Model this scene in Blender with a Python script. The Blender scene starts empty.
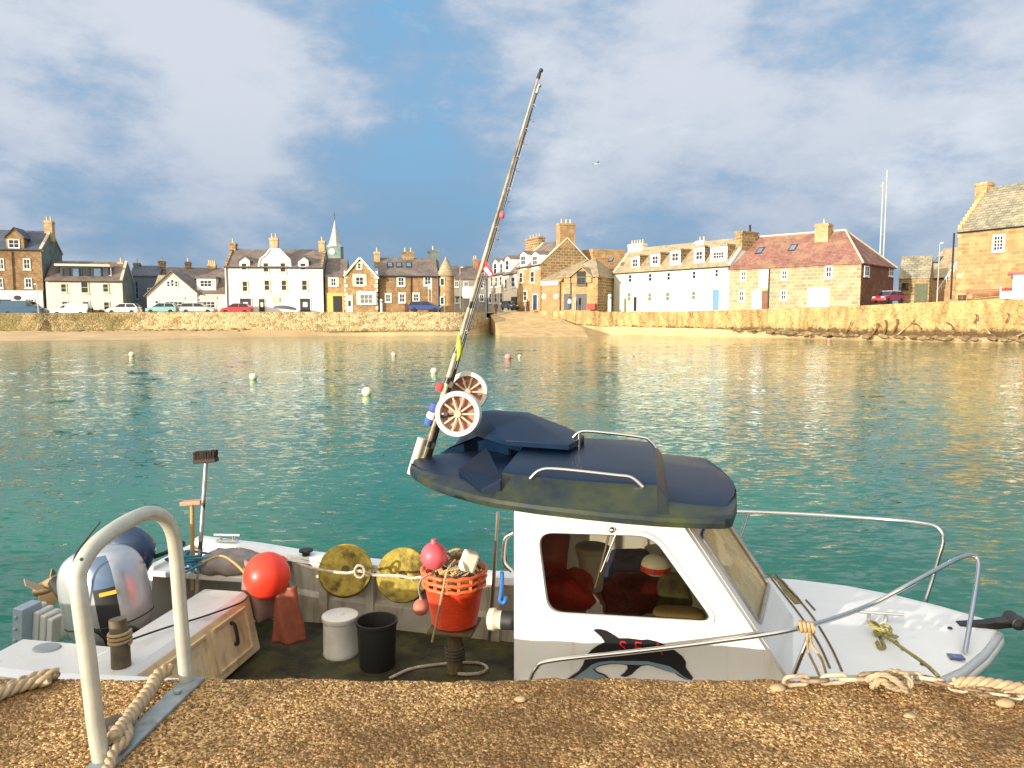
import bpy, bmesh, math, random
from mathutils import Vector, Matrix, noise
random.seed(7)
C = bpy.context.scene
COL = C.collection
PI = math.pi
# ------------------------------------------------------------------ camera model (used to survey the place from the photo)
F = 740.0; HOR = 317.0; EYE = 2.45
TH = math.atan((384 - HOR) / F); ct, st = math.cos(TH), math.sin(TH)
def ray(px, py):
    u = (px - 512) / F; v = (384 - py) / F
    return Vector((u, ct + v * st, -st + v * ct))
EYEV = Vector((0, 0, EYE))
def atY(px, py, Y):
    d = ray(px, py); return EYEV + d * (Y / d.y)
def atZ(px, py, z):
    d = ray(px, py); return EYEV + d * ((z - EYE) / d.z)

# ------------------------------------------------------------------ mesh helper
def frame_from(t, up=Vector((0, 0, 1))):
    t = t.normalized()
    if abs(t.dot(up)) > 0.97: up = Vector((0, 1, 0)) if abs(t.y) < .9 else Vector((1, 0, 0))
    a = t.cross(up).normalized(); b = a.cross(t).normalized()
    return a, b
def catmull(pts, n=8, closed=False):
    P = [Vector(p) for p in pts]
    out = []
    m = len(P)
    rng = range(m if closed else m - 1)
    for i in rng:
        if closed: p0, p1, p2, p3 = P[(i-1) % m], P[i], P[(i+1) % m], P[(i+2) % m]
        else: p0, p1, p2, p3 = P[max(i-1, 0)], P[i], P[i+1], P[min(i+2, m-1)]
        for k in range(n):
            t = k / n
            out.append(0.5 * ((2*p1) + (p2-p0)*t + (2*p0-5*p1+4*p2-p3)*t*t + (3*p1-p0-3*p2+p3)*t*t*t))
    if not closed: out.append(P[-1])
    return out
class MB:
    def __init__(s): s.v = []; s.f = []; s.m = []; s.cur = 0
    def mat(s, i): s.cur = i; return s
    def add(s, vs, fs):
        o = len(s.v); s.v += [tuple(v) for v in vs]
        for f in fs: s.f.append([i + o for i in f]); s.m.append(s.cur)
        return s
    def bx(s, x0, x1, y0, y1, z0, z1):
        v = [(x, y, z) for z in (z0, z1) for y in (y0, y1) for x in (x0, x1)]
        return s.add(v, [(0,2,3,1),(4,5,7,6),(0,1,5,4),(2,6,7,3),(0,4,6,2),(1,3,7,5)])
    def obox(s, c, size, M):
        v = [Vector(c) + M @ Vector((x*size[0]/2, y*size[1]/2, z*size[2]/2)) for z in (-1,1) for y in (-1,1) for x in (-1,1)]
        return s.add(v, [(0,2,3,1),(4,5,7,6),(0,1,5,4),(2,6,7,3),(0,4,6,2),(1,3,7,5)])
    def bar(s, p, q, w, h, up=Vector((0,0,1))):
        p, q = Vector(p), Vector(q); a, b = frame_from(q - p, up)
        v = [c + a*(i*w/2) + b*(j*h/2) for c in (p, q) for (i, j) in ((-1,-1),(1,-1),(1,1),(-1,1))]
        return s.add(v, [(3,2,1,0),(4,5,6,7)] + [(i,(i+1)%4,(i+1)%4+4,i+4) for i in range(4)])
    def tube(s, path, r, n=8, closed=False, caps=True):
        P = [Vector(p) for p in path]; m = len(P)
        R = r if isinstance(r, (list, tuple)) else [r]*m
        vs = []; a = None
        for i, p in enumerate(P):
            if closed: t = P[(i+1) % m] - P[i-1]
            else: t = P[min(i+1, m-1)] - P[max(i-1, 0)]
            if t.length < 1e-9: t = Vector((0,0,1))
            t.normalize()
            if a is None: a, b = frame_from(t)
            else:
                a = (a - t * a.dot(t))
                if a.length < 1e-6: a, b = frame_from(t)
                a.normalize()
            b = a.cross(t)
            for k in range(n):
                w = 2*PI*k/n; vs.append(p + a*(R[i]*math.cos(w)) + b*(R[i]*math.sin(w)))
        fs = []
        for i in range(m if closed else m-1):
            j = (i+1) % m
            for k in range(n): fs.append((i*n+k, i*n+(k+1) % n, j*n+(k+1) % n, j*n+k))
        if caps and not closed: fs += [tuple(range(n))[::-1], tuple((m-1)*n+k for k in range(n))]
        return s.add(vs, fs)
    def lathe(s, prof, n=24, o=(0,0,0), M=None, cap=True):
        o = Vector(o); M = M or Matrix.Identity(3); vs = []
        for (r, z) in prof:
            for k in range(n):
                w = 2*PI*k/n; vs.append(o + M @ Vector((r*math.cos(w), r*math.sin(w), z)))
        fs = []
        for i in range(len(prof)-1):
            for k in range(n): fs.append((i*n+k, i*n+(k+1) % n, (i+1)*n+(k+1) % n, (i+1)*n+k))
        if cap: fs += [tuple(range(n))[::-1], tuple((len(prof)-1)*n+k for k in range(n))]
        return s.add(vs, fs)
    def prism(s, poly, fn, a, b):
        """poly 2D extruded between a and b, fn(u, v, w) -> xyz"""
        n = len(poly)
        vs = [fn(u, v, a) for u, v in poly] + [fn(u, v, b) for u, v in poly]
        return s.add(vs, [tuple(range(n))[::-1], tuple(range(n, 2*n))] + [(i, (i+1) % n, (i+1) % n+n, i+n) for i in range(n)])
    def ball(s, c, r, seg=20, rings=12, M=None, e1=1.0, e2=1.0):
        c = Vector(c); r = r if isinstance(r, (list, tuple)) else (r,)*3; M = M or Matrix.Identity(3)
        pw = lambda x, e: math.copysign(abs(x)**e, x)
        vs = []
        for i in range(rings+1):
            ph = -PI/2 + PI*i/rings
            for k in range(seg):
                th = 2*PI*k/seg
                vs.append(c + M @ Vector((r[0]*pw(math.cos(ph), e1)*pw(math.cos(th), e2), r[1]*pw(math.cos(ph), e1)*pw(math.sin(th), e2), r[2]*pw(math.sin(ph), e1))))
        fs = []
        for i in range(rings):
            for k in range(seg): fs.append((i*seg+k, i*seg+(k+1) % seg, (i+1)*seg+(k+1) % seg, (i+1)*seg+k))
        return s.add(vs, fs)
    def loft(s, rings, closed=True, cap0=True, cap1=True):
        n = len(rings[0]); vs = [p for r in rings for p in r]; fs = []
        for i in range(len(rings)-1):
            for k in range(n if closed else n-1):
                fs.append((i*n+k, i*n+(k+1) % n, (i+1)*n+(k+1) % n, (i+1)*n+k))
        if cap0: fs.append(tuple(range(n))[::-1])
        if cap1: fs.append(tuple((len(rings)-1)*n+k for k in range(n)))
        return s.add(vs, fs)
    def rope(s, path, r, pitch=None, strands=3, n=6, step=None):
        pitch = pitch or r*7; step = step or r*0.9
        P = [Vector(p) for p in path]
        pts = [P[0]]
        for a, b in zip(P, P[1:]):
            L = (b-a).length; k = max(1, int(L/step))
            pts += [a.lerp(b, (i+1)/k) for i in range(k)]
        for q in range(strands):
            out = []; A = None; dist = 0
            for i, p in enumerate(pts):
                t = pts[min(i+1, len(pts)-1)] - pts[max(i-1, 0)]
                if t.length < 1e-9: continue
                t.normalize()
                if A is None: A, B = frame_from(t)
                else: A = (A - t*A.dot(t)).normalized(); B = A.cross(t)
                if i: dist += (pts[i]-pts[i-1]).length
                w = 2*PI*(dist/pitch + q/strands)
                out.append(p + A*(r*.52*math.cos(w)) + B*(r*.52*math.sin(w)))
            s.tube(out, r*.55, n)
        return s
    def build(s, name, mats, parent=None, smooth=None, bevel=0, loc=None, weld=False, recalc=True):
        me = bpy.data.meshes.new(name)
        me.from_pydata(s.v, [], s.f)
        if not isinstance(mats, (list, tuple)): mats = [mats]
        for m in mats: me.materials.append(m)
        me.polygons.foreach_set('material_index', s.m)
        if recalc or weld:
            bm = bmesh.new(); bm.from_mesh(me)
            if weld: bmesh.ops.remove_doubles(bm, verts=bm.verts, dist=1e-4)
            bmesh.ops.recalc_face_normals(bm, faces=bm.faces)
            bm.to_mesh(me); bm.free()
        if smooth is not None:
            me.polygons.foreach_set('use_smooth', [True]*len(me.polygons))
            me.set_sharp_from_angle(angle=math.radians(smooth))
        me.update()
        o = bpy.data.objects.new(name, me); COL.objects.link(o)
        if parent: o.parent = parent
        if loc: o.location = loc
        if bevel:
            b = o.modifiers.new('bevel', 'BEVEL'); b.width = bevel; b.segments = 2; b.limit_method = 'ANGLE'; b.angle_limit = math.radians(40)
        return o
def tag(o, label=None, cat=None, group=None, kind=None):
    if label: o['label'] = label
    if cat: o['category'] = cat
    if group: o['group'] = group
    if kind: o['kind'] = kind
    return o
def thing(name, label, cat, loc=(0,0,0), rz=0, group=None):
    o = bpy.data.objects.new(name, None); COL.objects.link(o)
    o.location = loc; o.rotation_euler = (0, 0, rz); o.empty_display_size = .2
    return tag(o, label, cat, group)
def sheet(name, outer, holes, fn, mats, parent, thick, smooth=None):
    """flat panel with holes; fn(u,v)->xyz ; solidified"""
    bm = bmesh.new(); edges = []
    for loop in [outer] + holes:
        vs = [bm.verts.new(fn(u, v)) for u, v in loop]
        edges += [bm.edges.new((vs[i], vs[(i+1) % len(vs)])) for i in range(len(vs))]
    bmesh.ops.triangle_fill(bm, edges=edges, use_beauty=True)
    bmesh.ops.recalc_face_normals(bm, faces=bm.faces)
    me = bpy.data.meshes.new(name); bm.to_mesh(me); bm.free()
    for m in (mats if isinstance(mats, (list, tuple)) else [mats]): me.materials.append(m)
    o = bpy.data.objects.new(name, me); COL.objects.link(o); o.parent = parent
    md = o.modifiers.new('solid', 'SOLIDIFY'); md.thickness = thick; md.offset = 0
    return o
def rounded(poly, r, n=5):
    out = []; m = len(poly)
    for i in range(m):
        p0, p1, p2 = Vector(poly[i-1]), Vector(poly[i]), Vector(poly[(i+1) % m])
        a = (p0-p1); b = (p2-p1); d = min(r, a.length*.45, b.length*.45)
        A = p1 + a.normalized()*d; B = p1 + b.normalized()*d
        for k in range(n+1):
            t = k/n; out.append(tuple(A*(1-t)**2 + p1*2*t*(1-t) + B*t*t))
    return out

# ------------------------------------------------------------------ materials
def nn(nt, typ, **kw):
    n = nt.nodes.new(typ)
    for k, v in kw.items():
        if k.startswith('i_'):
            key = k[2:]; key = int(key) if key.isdigit() else key.replace('_', ' ')
            n.inputs[key].default_value = v
        else: setattr(n, k, v)
    return n
def c4(c): return (c[0], c[1], c[2], 1)
MATS = {}
def pbr(name, col, rough=.6, metal=0, var=.25, scale=3.0, bump=0, bscale=40, col2=None, dist=.02, coat=0, spec=.5, detail=5, c2amt=(.45,.7), sc2=None):
    """plain paint/plastic/stone: base colour with noise variation, optional second colour patches and bump"""
    if name in MATS: return MATS[name]
    m = bpy.data.materials.new(name); m.use_nodes = True; nt = m.node_tree; L = nt.links
    b = nt.nodes['Principled BSDF']; b.inputs['Roughness'].default_value = rough; b.inputs['Metallic'].default_value = metal
    b.inputs['Coat Weight'].default_value = coat; b.inputs['Specular IOR Level'].default_value = spec
    tc = nn(nt, 'ShaderNodeTexCoord')
    n1 = nn(nt, 'ShaderNodeTexNoise', i_Scale=scale, i_Detail=detail, i_Roughness=.6); L.new(tc.outputs['Object'], n1.inputs['Vector'])
    mr = nn(nt, 'ShaderNodeMapRange', i_1=.3, i_2=.7, i_3=1-var, i_4=1+var); L.new(n1.outputs['Fac'], mr.inputs[0])
    mx = nn(nt, 'ShaderNodeMix', data_type='RGBA', blend_type='MULTIPLY'); mx.inputs[0].default_value = 1
    mx.inputs[6].default_value = c4(col); L.new(mr.outputs[0], mx.inputs[7])
    out = mx.outputs[2]
    if col2:
        n2 = nn(nt, 'ShaderNodeTexNoise', i_Scale=sc2 or scale*.7, i_Detail=6, i_Roughness=.65)
        off = nn(nt, 'ShaderNodeVectorMath', operation='ADD'); off.inputs[1].default_value = (7.3, 2.1, 5.5)
        L.new(tc.outputs['Object'], off.inputs[0]); L.new(off.outputs[0], n2.inputs['Vector'])
        r2 = nn(nt, 'ShaderNodeMapRange', i_1=c2amt[0], i_2=c2amt[1]); L.new(n2.outputs['Fac'], r2.inputs[0])
        m2 = nn(nt, 'ShaderNodeMix', data_type='RGBA'); L.new(r2.outputs[0], m2.inputs[0]); L.new(out, m2.inputs[6]); m2.inputs[7].default_value = c4(col2)
        out = m2.outputs[2]
    L.new(out, b.inputs['Base Color'])
    if bump:
        n3 = nn(nt, 'ShaderNodeTexNoise', i_Scale=bscale, i_Detail=4); L.new(tc.outputs['Object'], n3.inputs['Vector'])
        bp = nn(nt, 'ShaderNodeBump', i_Strength=bump, i_Distance=dist); L.new(n3.outputs['Fac'], bp.inputs['Height']); L.new(bp.outputs[0], b.inputs['Normal'])
    MATS[name] = m; return m
def blocks(name, c1, c2, mortar, bw=.6, bh=.3, ms=.02, rough=.9, stain=None, bump=.6, slope=False, var=.35):
    """coursed stone / slates, laid by object coordinates along the wall"""
    m = bpy.data.materials.new(name); m.use_nodes = True; nt = m.node_tree; L = nt.links
    b = nt.nodes['Principled BSDF']; b.inputs['Roughness'].default_value = rough; b.inputs['Specular IOR Level'].default_value = .3
    tc = nn(nt, 'ShaderNodeTexCoord'); sp = nn(nt, 'ShaderNodeSeparateXYZ'); L.new(tc.outputs['Object'], sp.inputs[0])
    ad = nn(nt, 'ShaderNodeMath', operation='ADD'); L.new(sp.outputs[0], ad.inputs[0]); L.new(sp.outputs[1], ad.inputs[1])
    cb = nn(nt, 'ShaderNodeCombineXYZ'); L.new((sp.outputs[0] if slope else ad.outputs[0]), cb.inputs[0]); L.new(sp.outputs[2], cb.inputs[1])
    wn = nn(nt, 'ShaderNodeTexNoise', i_Scale=1.7, i_Detail=2); L.new(tc.outputs['Object'], wn.inputs['Vector'])
    wa = nn(nt, 'ShaderNodeVectorMath', operation='SCALE'); wa.inputs['Scale'].default_value = .12; L.new(wn.outputs['Color'], wa.inputs[0])
    wb = nn(nt, 'ShaderNodeVectorMath', operation='ADD'); L.new(cb.outputs[0], wb.inputs[0]); L.new(wa.outputs[0], wb.inputs[1])
    br = nn(nt, 'ShaderNodeTexBrick', i_Color1=c4(c1), i_Color2=c4(c2), i_Mortar=c4(mortar), i_Scale=1, i_Mortar_Size=ms, i_Mortar_Smooth=.3, i_Brick_Width=bw, i_Row_Height=bh, i_Bias=0)
    br.offset = .5; br.squash = 1
    L.new(wb.outputs[0], br.inputs['Vector'])
    n1 = nn(nt, 'ShaderNodeTexNoise', i_Scale=.9, i_Detail=7, i_Roughness=.7); L.new(tc.outputs['Object'], n1.inputs['Vector'])
    mr = nn(nt, 'ShaderNodeMapRange', i_1=.3, i_2=.7, i_3=1-var, i_4=1+var); L.new(n1.outputs['Fac'], mr.inputs[0])
    mx = nn(nt, 'ShaderNodeMix', data_type='RGBA', blend_type='MULTIPLY'); mx.inputs[0].default_value = 1
    L.new(br.outputs['Color'], mx.inputs[6]); L.new(mr.outputs[0], mx.inputs[7]); out = mx.outputs[2]
    if stain:
        n2 = nn(nt, 'ShaderNodeTexNoise', i_Scale=.55, i_Detail=8, i_Roughness=.7)
        off = nn(nt, 'ShaderNodeVectorMath', operation='ADD'); off.inputs[1].default_value = (3.3, 8.1, 1.5)
        L.new(tc.outputs['Object'], off.inputs[0]); L.new(off.outputs[0], n2.inputs['Vector'])
        r2 = nn(nt, 'ShaderNodeMapRange', i_1=.48, i_2=.68); L.new(n2.outputs['Fac'], r2.inputs[0])
        m2 = nn(nt, 'ShaderNodeMix', data_type='RGBA'); L.new(r2.outputs[0], m2.inputs[0]); L.new(out, m2.inputs[6]); m2.inputs[7].default_value = c4(stain); out = m2.outputs[2]
    L.new(out, b.inputs['Base Color'])
    bp = nn(nt, 'ShaderNodeBump', i_Strength=bump, i_Distance=.03)
    iv = nn(nt, 'ShaderNodeMath', operation='SUBTRACT'); iv.inputs[0].default_value = 1; L.new(br.outputs['Fac'], iv.inputs[1])
    L.new(iv.outputs[0], bp.inputs['Height']); L.new(bp.outputs[0], b.inputs['Normal'])
    return m
white_harl = pbr('white_harl', (.72,.71,.67), .85, var=.07, scale=1.2, bump=.3, bscale=9, col2=(.62,.60,.52), c2amt=(.6,.85))
cream_harl = pbr('cream_harl', (.78,.70,.56), .85, var=.08, scale=1.0, bump=.3, bscale=9, col2=(.58,.50,.38), c2amt=(.58,.85))
pale_harl = pbr('pale_harl', (.65,.64,.52), .85, var=.06, scale=.7, bump=.3, bscale=9, col2=(.66,.64,.46), c2amt=(.55,.85))
grey_harl = pbr('grey_harl', (.36,.33,.28), .9, var=.15, scale=1.0, bump=.3, bscale=9)
slate_grey_wall = pbr('blue_grey_wall', (.10,.14,.18), .8, var=.15, scale=1.0)
dark_gable = pbr('dark_shaded_render', (.17,.21,.19), .9, var=.3, scale=.8, col2=(.08,.10,.09))  # shade of right-facing gables put into this dark tone; chimneys reuse it
brownstone = blocks('brown_stone', (.40,.23,.10), (.27,.15,.07), (.36,.26,.16), .55, .27, .025, stain=(.20,.11,.05))
orange_stone = blocks('orange_stone', (.52,.32,.14), (.36,.21,.09), (.42,.31,.19), .6, .3, .03, stain=(.30,.17,.07))
sandstone = blocks('sand_stone', (.58,.42,.22), (.48,.33,.17), (.55,.43,.27), .7, .34, .025, stain=(.40,.27,.13))
storestone = blocks('pink_stone', (.52,.34,.21), (.36,.22,.13), (.56,.43,.30), .8, .42, .05, stain=(.48,.35,.19), var=.3)
darkstone = blocks('dark_shaded_stone', (.26,.12,.07), (.20,.09,.055), (.22,.12,.08), .6, .3, .03)  # dark tone carries the shade of the store's right-hand end; tower reuses it
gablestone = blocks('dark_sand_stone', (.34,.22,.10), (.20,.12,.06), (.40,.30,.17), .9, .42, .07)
ochrestone = blocks('ochre_stone', (.52,.33,.155), (.34,.20,.085), (.50,.36,.20), .9, .4, .04, stain=(.40,.22,.10), var=.35)
brick_or = blocks('orange_brick', (.50,.27,.12), (.42,.22,.10), (.45,.30,.18), .25, .09, .01)
slate = blocks('blue_slate', (.10,.12,.155), (.075,.09,.12), (.05,.06,.08), .35, .16, .012, .55, slope=True, bump=.4)
slate_b = blocks('brown_slate', (.22,.17,.15), (.16,.125,.11), (.10,.08,.075), .35, .16, .012, .6, slope=True, stain=(.27,.21,.16), bump=.4)
slate_p = blocks('pale_slate', (.42,.33,.21), (.32,.25,.165), (.22,.175,.115), .4, .18, .012, .7, slope=True, stain=(.45,.36,.19), bump=.4)
slate_m = blocks('mossy_slate', (.36,.32,.22), (.22,.20,.15), (.13,.12,.09), .7, .28, .03, .8, slope=True, stain=(.42,.36,.22), bump=.6)
redtile = blocks('red_tile', (.36,.17,.13), (.27,.12,.10), (.16,.08,.07), .4, .2, .015, .7, slope=True, stain=(.36,.24,.13), bump=.4)
lead_green = pbr('green_copper', (.16,.26,.22), .6, var=.3, scale=1.5)
spire_pale = pbr('pale_lead', (.42,.45,.42), .5, var=.12, scale=1.5)
white_paint = pbr('white_paint', (.82,.81,.77), .5, var=.04)
cream_paint = pbr('cream_paint', (.70,.62,.46), .6, var=.08)
yellow_paint = pbr('yellow_paint', (.72,.48,.12), .6, var=.1)
blue_paint = pbr('blue_paint', (.14,.27,.50), .5, var=.08)
navy_paint = pbr('navy_paint', (.03,.05,.14), .5, var=.1)
dark_paint = pbr('dark_paint', (.025,.025,.028), .5, var=.1)
stone_trim = pbr('pale_stone_trim', (.62,.52,.38), .85, var=.15, scale=2)
pot_clay = pbr('clay_pot', (.62,.45,.27), .8, var=.15)
iron = pbr('dark_iron', (.05,.05,.05), .5, metal=.6)
def glassy(name, col, rough=.06):
    m = pbr(name, col, rough, var=.25, scale=.5); return m
win_glass = glassy('window_glass', (.02,.024,.03))
win_glass_l = glassy('light_window_glass', (.20,.20,.17))
win_glass_s = glassy('sky_window_glass', (.12,.2,.3))

# ------------------------------------------------------------------ houses of the far shore
HG = 'houses along the far harbour front'
class House:
    def __init__(s, name, label, pL, YL, pR, YR, pyb, cat='house', group=HG):
        A = atY(pL, 300, YL); B = atY(pR, 300, YR); zb = atY(pL, pyb, YL).z
        s.A = Vector((A.x, A.y, zb)); e = Vector((B.x-A.x, B.y-A.y, 0)); s.L = e.length; s.rz = math.atan2(e.y, e.x)
        s.R = Matrix.Rotation(-s.rz, 3, 'Z')
        s.root = thing(name, label, cat, s.A, s.rz, group)
        s.o = s.R @ (EYEV - s.A)
    def f(s, px, py, d=0):
        r = s.R @ ray(px, py); t = (d - s.o.y)/r.y; p = s.o + r*t; return p.x, p.z
    def g(s, px, py, x=None):
        x = s.L if x is None else x
        r = s.R @ ray(px, py); t = (x - s.o.x)/r.x; p = s.o + r*t; return p.y, p.z
    def zat(s, px, py, d=0): return s.f(px, py, d)[1]
    # bodies -------------------------------------------------
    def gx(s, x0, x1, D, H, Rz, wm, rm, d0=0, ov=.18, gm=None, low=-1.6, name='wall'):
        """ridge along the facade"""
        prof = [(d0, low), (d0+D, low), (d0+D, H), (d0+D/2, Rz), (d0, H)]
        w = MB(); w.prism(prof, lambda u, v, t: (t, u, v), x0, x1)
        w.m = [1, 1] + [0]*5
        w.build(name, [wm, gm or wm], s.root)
        r = MB(); k = (Rz-H)/(D/2); t = .14
        for sg in (0, 1):
            y0 = d0-ov if sg == 0 else d0+D+ov
            ze = H - ov*k
            q = [(y0, ze+.02), (d0+D/2, Rz+.02), (d0+D/2, Rz+.02+t), (y0, ze+.02+t)]
            r.prism(q, lambda u, v, w_: (w_, u, v), x0-.05, x1+.05)
        if x1-x0 > 6: MB().tube([(x0, d0-ov-.06, H-ov*k+.02), (x1, d0-ov-.06, H-ov*k+.02)], .07, 6).build('gutter', iron, s.root)
        return r.build('roof', rm, s.root)
    def hip(s, x0, x1, D, H, Rz, wm, rm, hl=0, hr=0, d0=0, ov=.25, gm=None, low=-1.6):
        w = MB(); w.bx(x0, x1, d0, d0+D, low, H)
        w.m = [0, 0, 0, 0, 1, 1]
        w.build('wall', [wm, gm or wm], s.root)
        r = MB(); a, b, c, d = x0-ov, x1+ov, d0-ov, d0+D+ov; m = d0+D/2
        vs = [(a,c,H),(b,c,H),(b,d,H),(a,d,H),(x0+hl,m,Rz),(x1-hr,m,Rz),(a,c,H+.12),(b,c,H+.12),(b,d,H+.12),(a,d,H+.12),(x0+hl,m,Rz+.12),(x1-hr,m,Rz+.12)]
        r.add(vs, [(0,3,2,1),(6,7,11,10),(7,8,11),(8,9,10,11),(9,6,10),(0,1,7,6),(1,2,8,7),(2,3,9,8),(3,0,6,9)])
        return r.build('roof', rm, s.root)
    def gy(s, x0, x1, D, H, Rz, wm, rm, d0=0, ov=.15, xr=None, H1=None, low=-1.6, name='wall'):
        """gable to the front; xr = ridge x"""
        xr = (x0+x1)/2 if xr is None else xr; H1 = H if H1 is None else H1
        w = MB(); w.prism([(x0, low), (x1, low), (x1, H1), (xr, Rz), (x0, H)], lambda u, v, t: (u, t, v), d0, d0+D)
        w.build(name, wm, s.root)
        r = MB(); t = .14
        for (xe, He) in ((x0, H), (x1, H1)):
            k = (Rz-He)/(xr-xe); xo = xe - math.copysign(ov, xr-xe); zo = He + k*(xo-xe)
            r.prism([(xo, zo+.02), (xr, Rz+.02), (xr, Rz+t+.02), (xo, zo+t+.02)], lambda u, v, t_: (u, t_, v), d0-ov, d0+D)
        return r.build('roof', rm, s.root)
    def coping(s, x, D, H, Rz, d0=0, m=None, w=.35):
        c = MB()
        c.bar((x, d0-.1, H+.12), (x, d0+D/2, Rz+.24), w, .2); c.bar((x, d0+D/2, Rz+.24), (x, d0+D+.1, H+.12), w, .2)
        return c.build('gable_coping', m or stone_trim, s.root)
    def chimney(s, px, pt, pb, wpx, d, dep=.9, pots=2, m=None, pm=None, hz=None):
        x, zt = s.f(px, pt, d); zb = s.f(px, pb, d)[1] - .8
        w = abs(s.f(px+wpx/2, pt, d)[0] - s.f(px-wpx/2, pt, d)[0])
        c = MB(); c.bx(x-w/2, x+w/2, d-dep/2, d+dep/2, zb, zt-.35); c.bx(x-w/2-.08, x+w/2+.08, d-dep/2-.08, d+dep/2+.08, zt-.35, zt-.12); c.bx(x-w/2, x+w/2, d-dep/2, d+dep/2, zt-.12, zt)
        o = c.build('chimney', m or sandstone, s.root)
        for i in range(pots):
            xx = x + (i-(pots-1)/2)*w/max(pots, 1)*.95
            MB().lathe([(.13,0),(.12,.1),(.1,.5),(.13,.52),(.13,.6),(.09,.6)], 8, (xx, d, zt)).build('chimney_pot', pm or pot_clay, o, smooth=50)
        return o
    def win(s, px, py, w, h, cols=1, rows=2, fm=None, gm=None, d=0, side=False, x=None, sur=0, surm=None, name='window', parent=None, bars=True, arch=False, sill=True):
        q = (lambda a, b: s.g(a, b, x)) if side else (lambda a, b: s.f(a, b, d))
        u0, v1 = q(px-w/2, py-h/2); u1, v0 = q(px+w/2, py+h/2)
        if u0 > u1: u0, u1 = u1, u0
        xl = s.L if x is None else x
        P = (lambda u, o, v: (xl+o, u, v)) if side else (lambda u, o, v: (u, d-o, v))
        fm = fm or white_paint; gm = gm or win_glass
        m = MB()
        def b(a0, a1, o0, o1, c0, c1):
            p = [P(u, o, v) for v in (c0, c1) for o in (o0, o1) for u in (a0, a1)]
            m.add(p, [(0,2,3,1),(4,5,7,6),(0,1,5,4),(2,6,7,3),(0,4,6,2),(1,3,7,5)])
        t = min(.13, (u1-u0)*.14)
        b(u0, u0+t, .0, .09, v0, v1); b(u1-t, u1, .0, .09, v0, v1); b(u0+t, u1-t, .0, .09, v1-t, v1); b(u0+t, u1-t, .0, .09, v0, v0+t)
        iw, ih = u1-u0-2*t, v1-v0-2*t; tb = .06
        for i in range(1, cols): xx = u0+t+iw*i/cols; b(xx-tb/2, xx+tb/2, .0, .075, v0+t, v1-t)
        for i in range(1, rows): zz = v0+t+ih*i/rows; b(u0+t, u1-t, .0, .08, zz-tb/2, zz+tb/2)
        if sur:
            m.mat(1)
            b(u0-sur, u0-.003, .0, .05, v0-.1, v1+sur); b(u1+.003, u1+sur, .0, .05, v0-.1, v1+sur); b(u0-.003, u1+.003, .0, .05, v1+.003, v1+sur)
            m.mat(0)
        if sill: b(u0-.08, u1+.08, .0, .14, v0-.14, v0-.004)
        o = m.build(name, [fm, surm or stone_trim], parent or s.root)
        pn = MB(); p = [P(u, oo, v) for v in (v0+t*.5, v1-t*.5) for oo in (-.02, .025) for u in (u0+t*.5, u1-t*.5)]
        pn.add(p, [(0,2,3,1),(4,5,7,6),(0,1,5,4),(2,6,7,3),(0,4,6,2),(1,3,7,5)])
        if parent is None: pn.build('pane', gm, o)
        else:   # already a sub-part: keep the pane in the frame's own mesh data
            off = len(o.data.vertices); bpy.data.objects.remove(o)
            m.mat(2); m.add(pn.v, pn.f); o = m.build(name, [fm, surm or stone_trim, gm], parent)
        return o
    def slab(s, name, px0, py0, px1, py1, mat, out=.06, d=0, side=False, x=None, parent=None, thick=None):
        """a flush slab (door, panel, fascia) on the facade between two pixels"""
        q = (lambda a, b: s.g(a, b, x)) if side else (lambda a, b: s.f(a, b, d))
        u0, v1 = q(px0, py0); u1, v0 = q(px1, py1); m = MB()
        if side: xl = s.L if x is None else x; m.bx(xl-.02, xl+out, min(u0,u1), max(u0,u1), v0, v1)
        else: m.bx(u0, u1, d-out, d+(thick or .02), v0, v1)
        return m.build(name, mat, parent or s.root)
    def door(s, px0, py0, px1, py1, mat, fm=None, d=0, out=.05, glass=None):
        u0, v1 = s.f(px0, py0, d); u1, v0 = s.f(px1, py1, d); v0 = min(v0, -.05)
        m = MB(); m.bx(u0, u1, d-out, d+.02, v0, v1)
        o = m.build('door', mat, s.root)
        f = MB(); t = .12
        f.bx(u0-t, u0-.003, d-out-.04, d+.02, v0, v1+t); f.bx(u1+.003, u1+t, d-out-.04, d+.02, v0, v1+t); f.bx(u0-.003, u1+.003, d-out-.04, d+.02, v1+.003, v1+t)
        f.build('door_frame', fm or white_paint, o)
        if glass:
            g = MB(); cx = (u0+u1)/2; w = (u1-u0); hh = v1-v0
            g.bx(cx-w*.22, cx+w*.22, d-out-.02, d-out+.01, v0+hh*.35, v0+hh*.72); g.build('door_pane', glass, o)
        return o
    def dormer(s, px, pt, pe, pb, w, d, dep, wm, rm, kind='gable', wcols=2, wrows=2, wh=None, fm=None, cheek=None):
        """dormer with front at depth d; pt apex, pe eave, pb bottom"""
        x, zt = s.f(px, pt, d); ze = s.f(px, pe, d)[1]; zb = s.f(px, pb, d)[1]
        x0 = s.f(px-w/2, pt, d)[0]; x1 = s.f(px+w/2, pt, d)[0]
        m = MB()
        if kind == 'gable': m.prism([(x0, zb-.6), (x1, zb-.6), (x1, ze), (x, zt), (x0, ze)], lambda u, v, t: (u, t, v), d, d+dep)
        else: m.bx(x0, x1, d, d+dep, zb-.6, ze)
        m.m = [0, 0] + [1]*(len(m.f)-2) if kind == 'gable' else [1,1,0,1,1,1]
        o = m.build('dormer', [wm, cheek or wm], s.root)
        r = MB()
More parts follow.
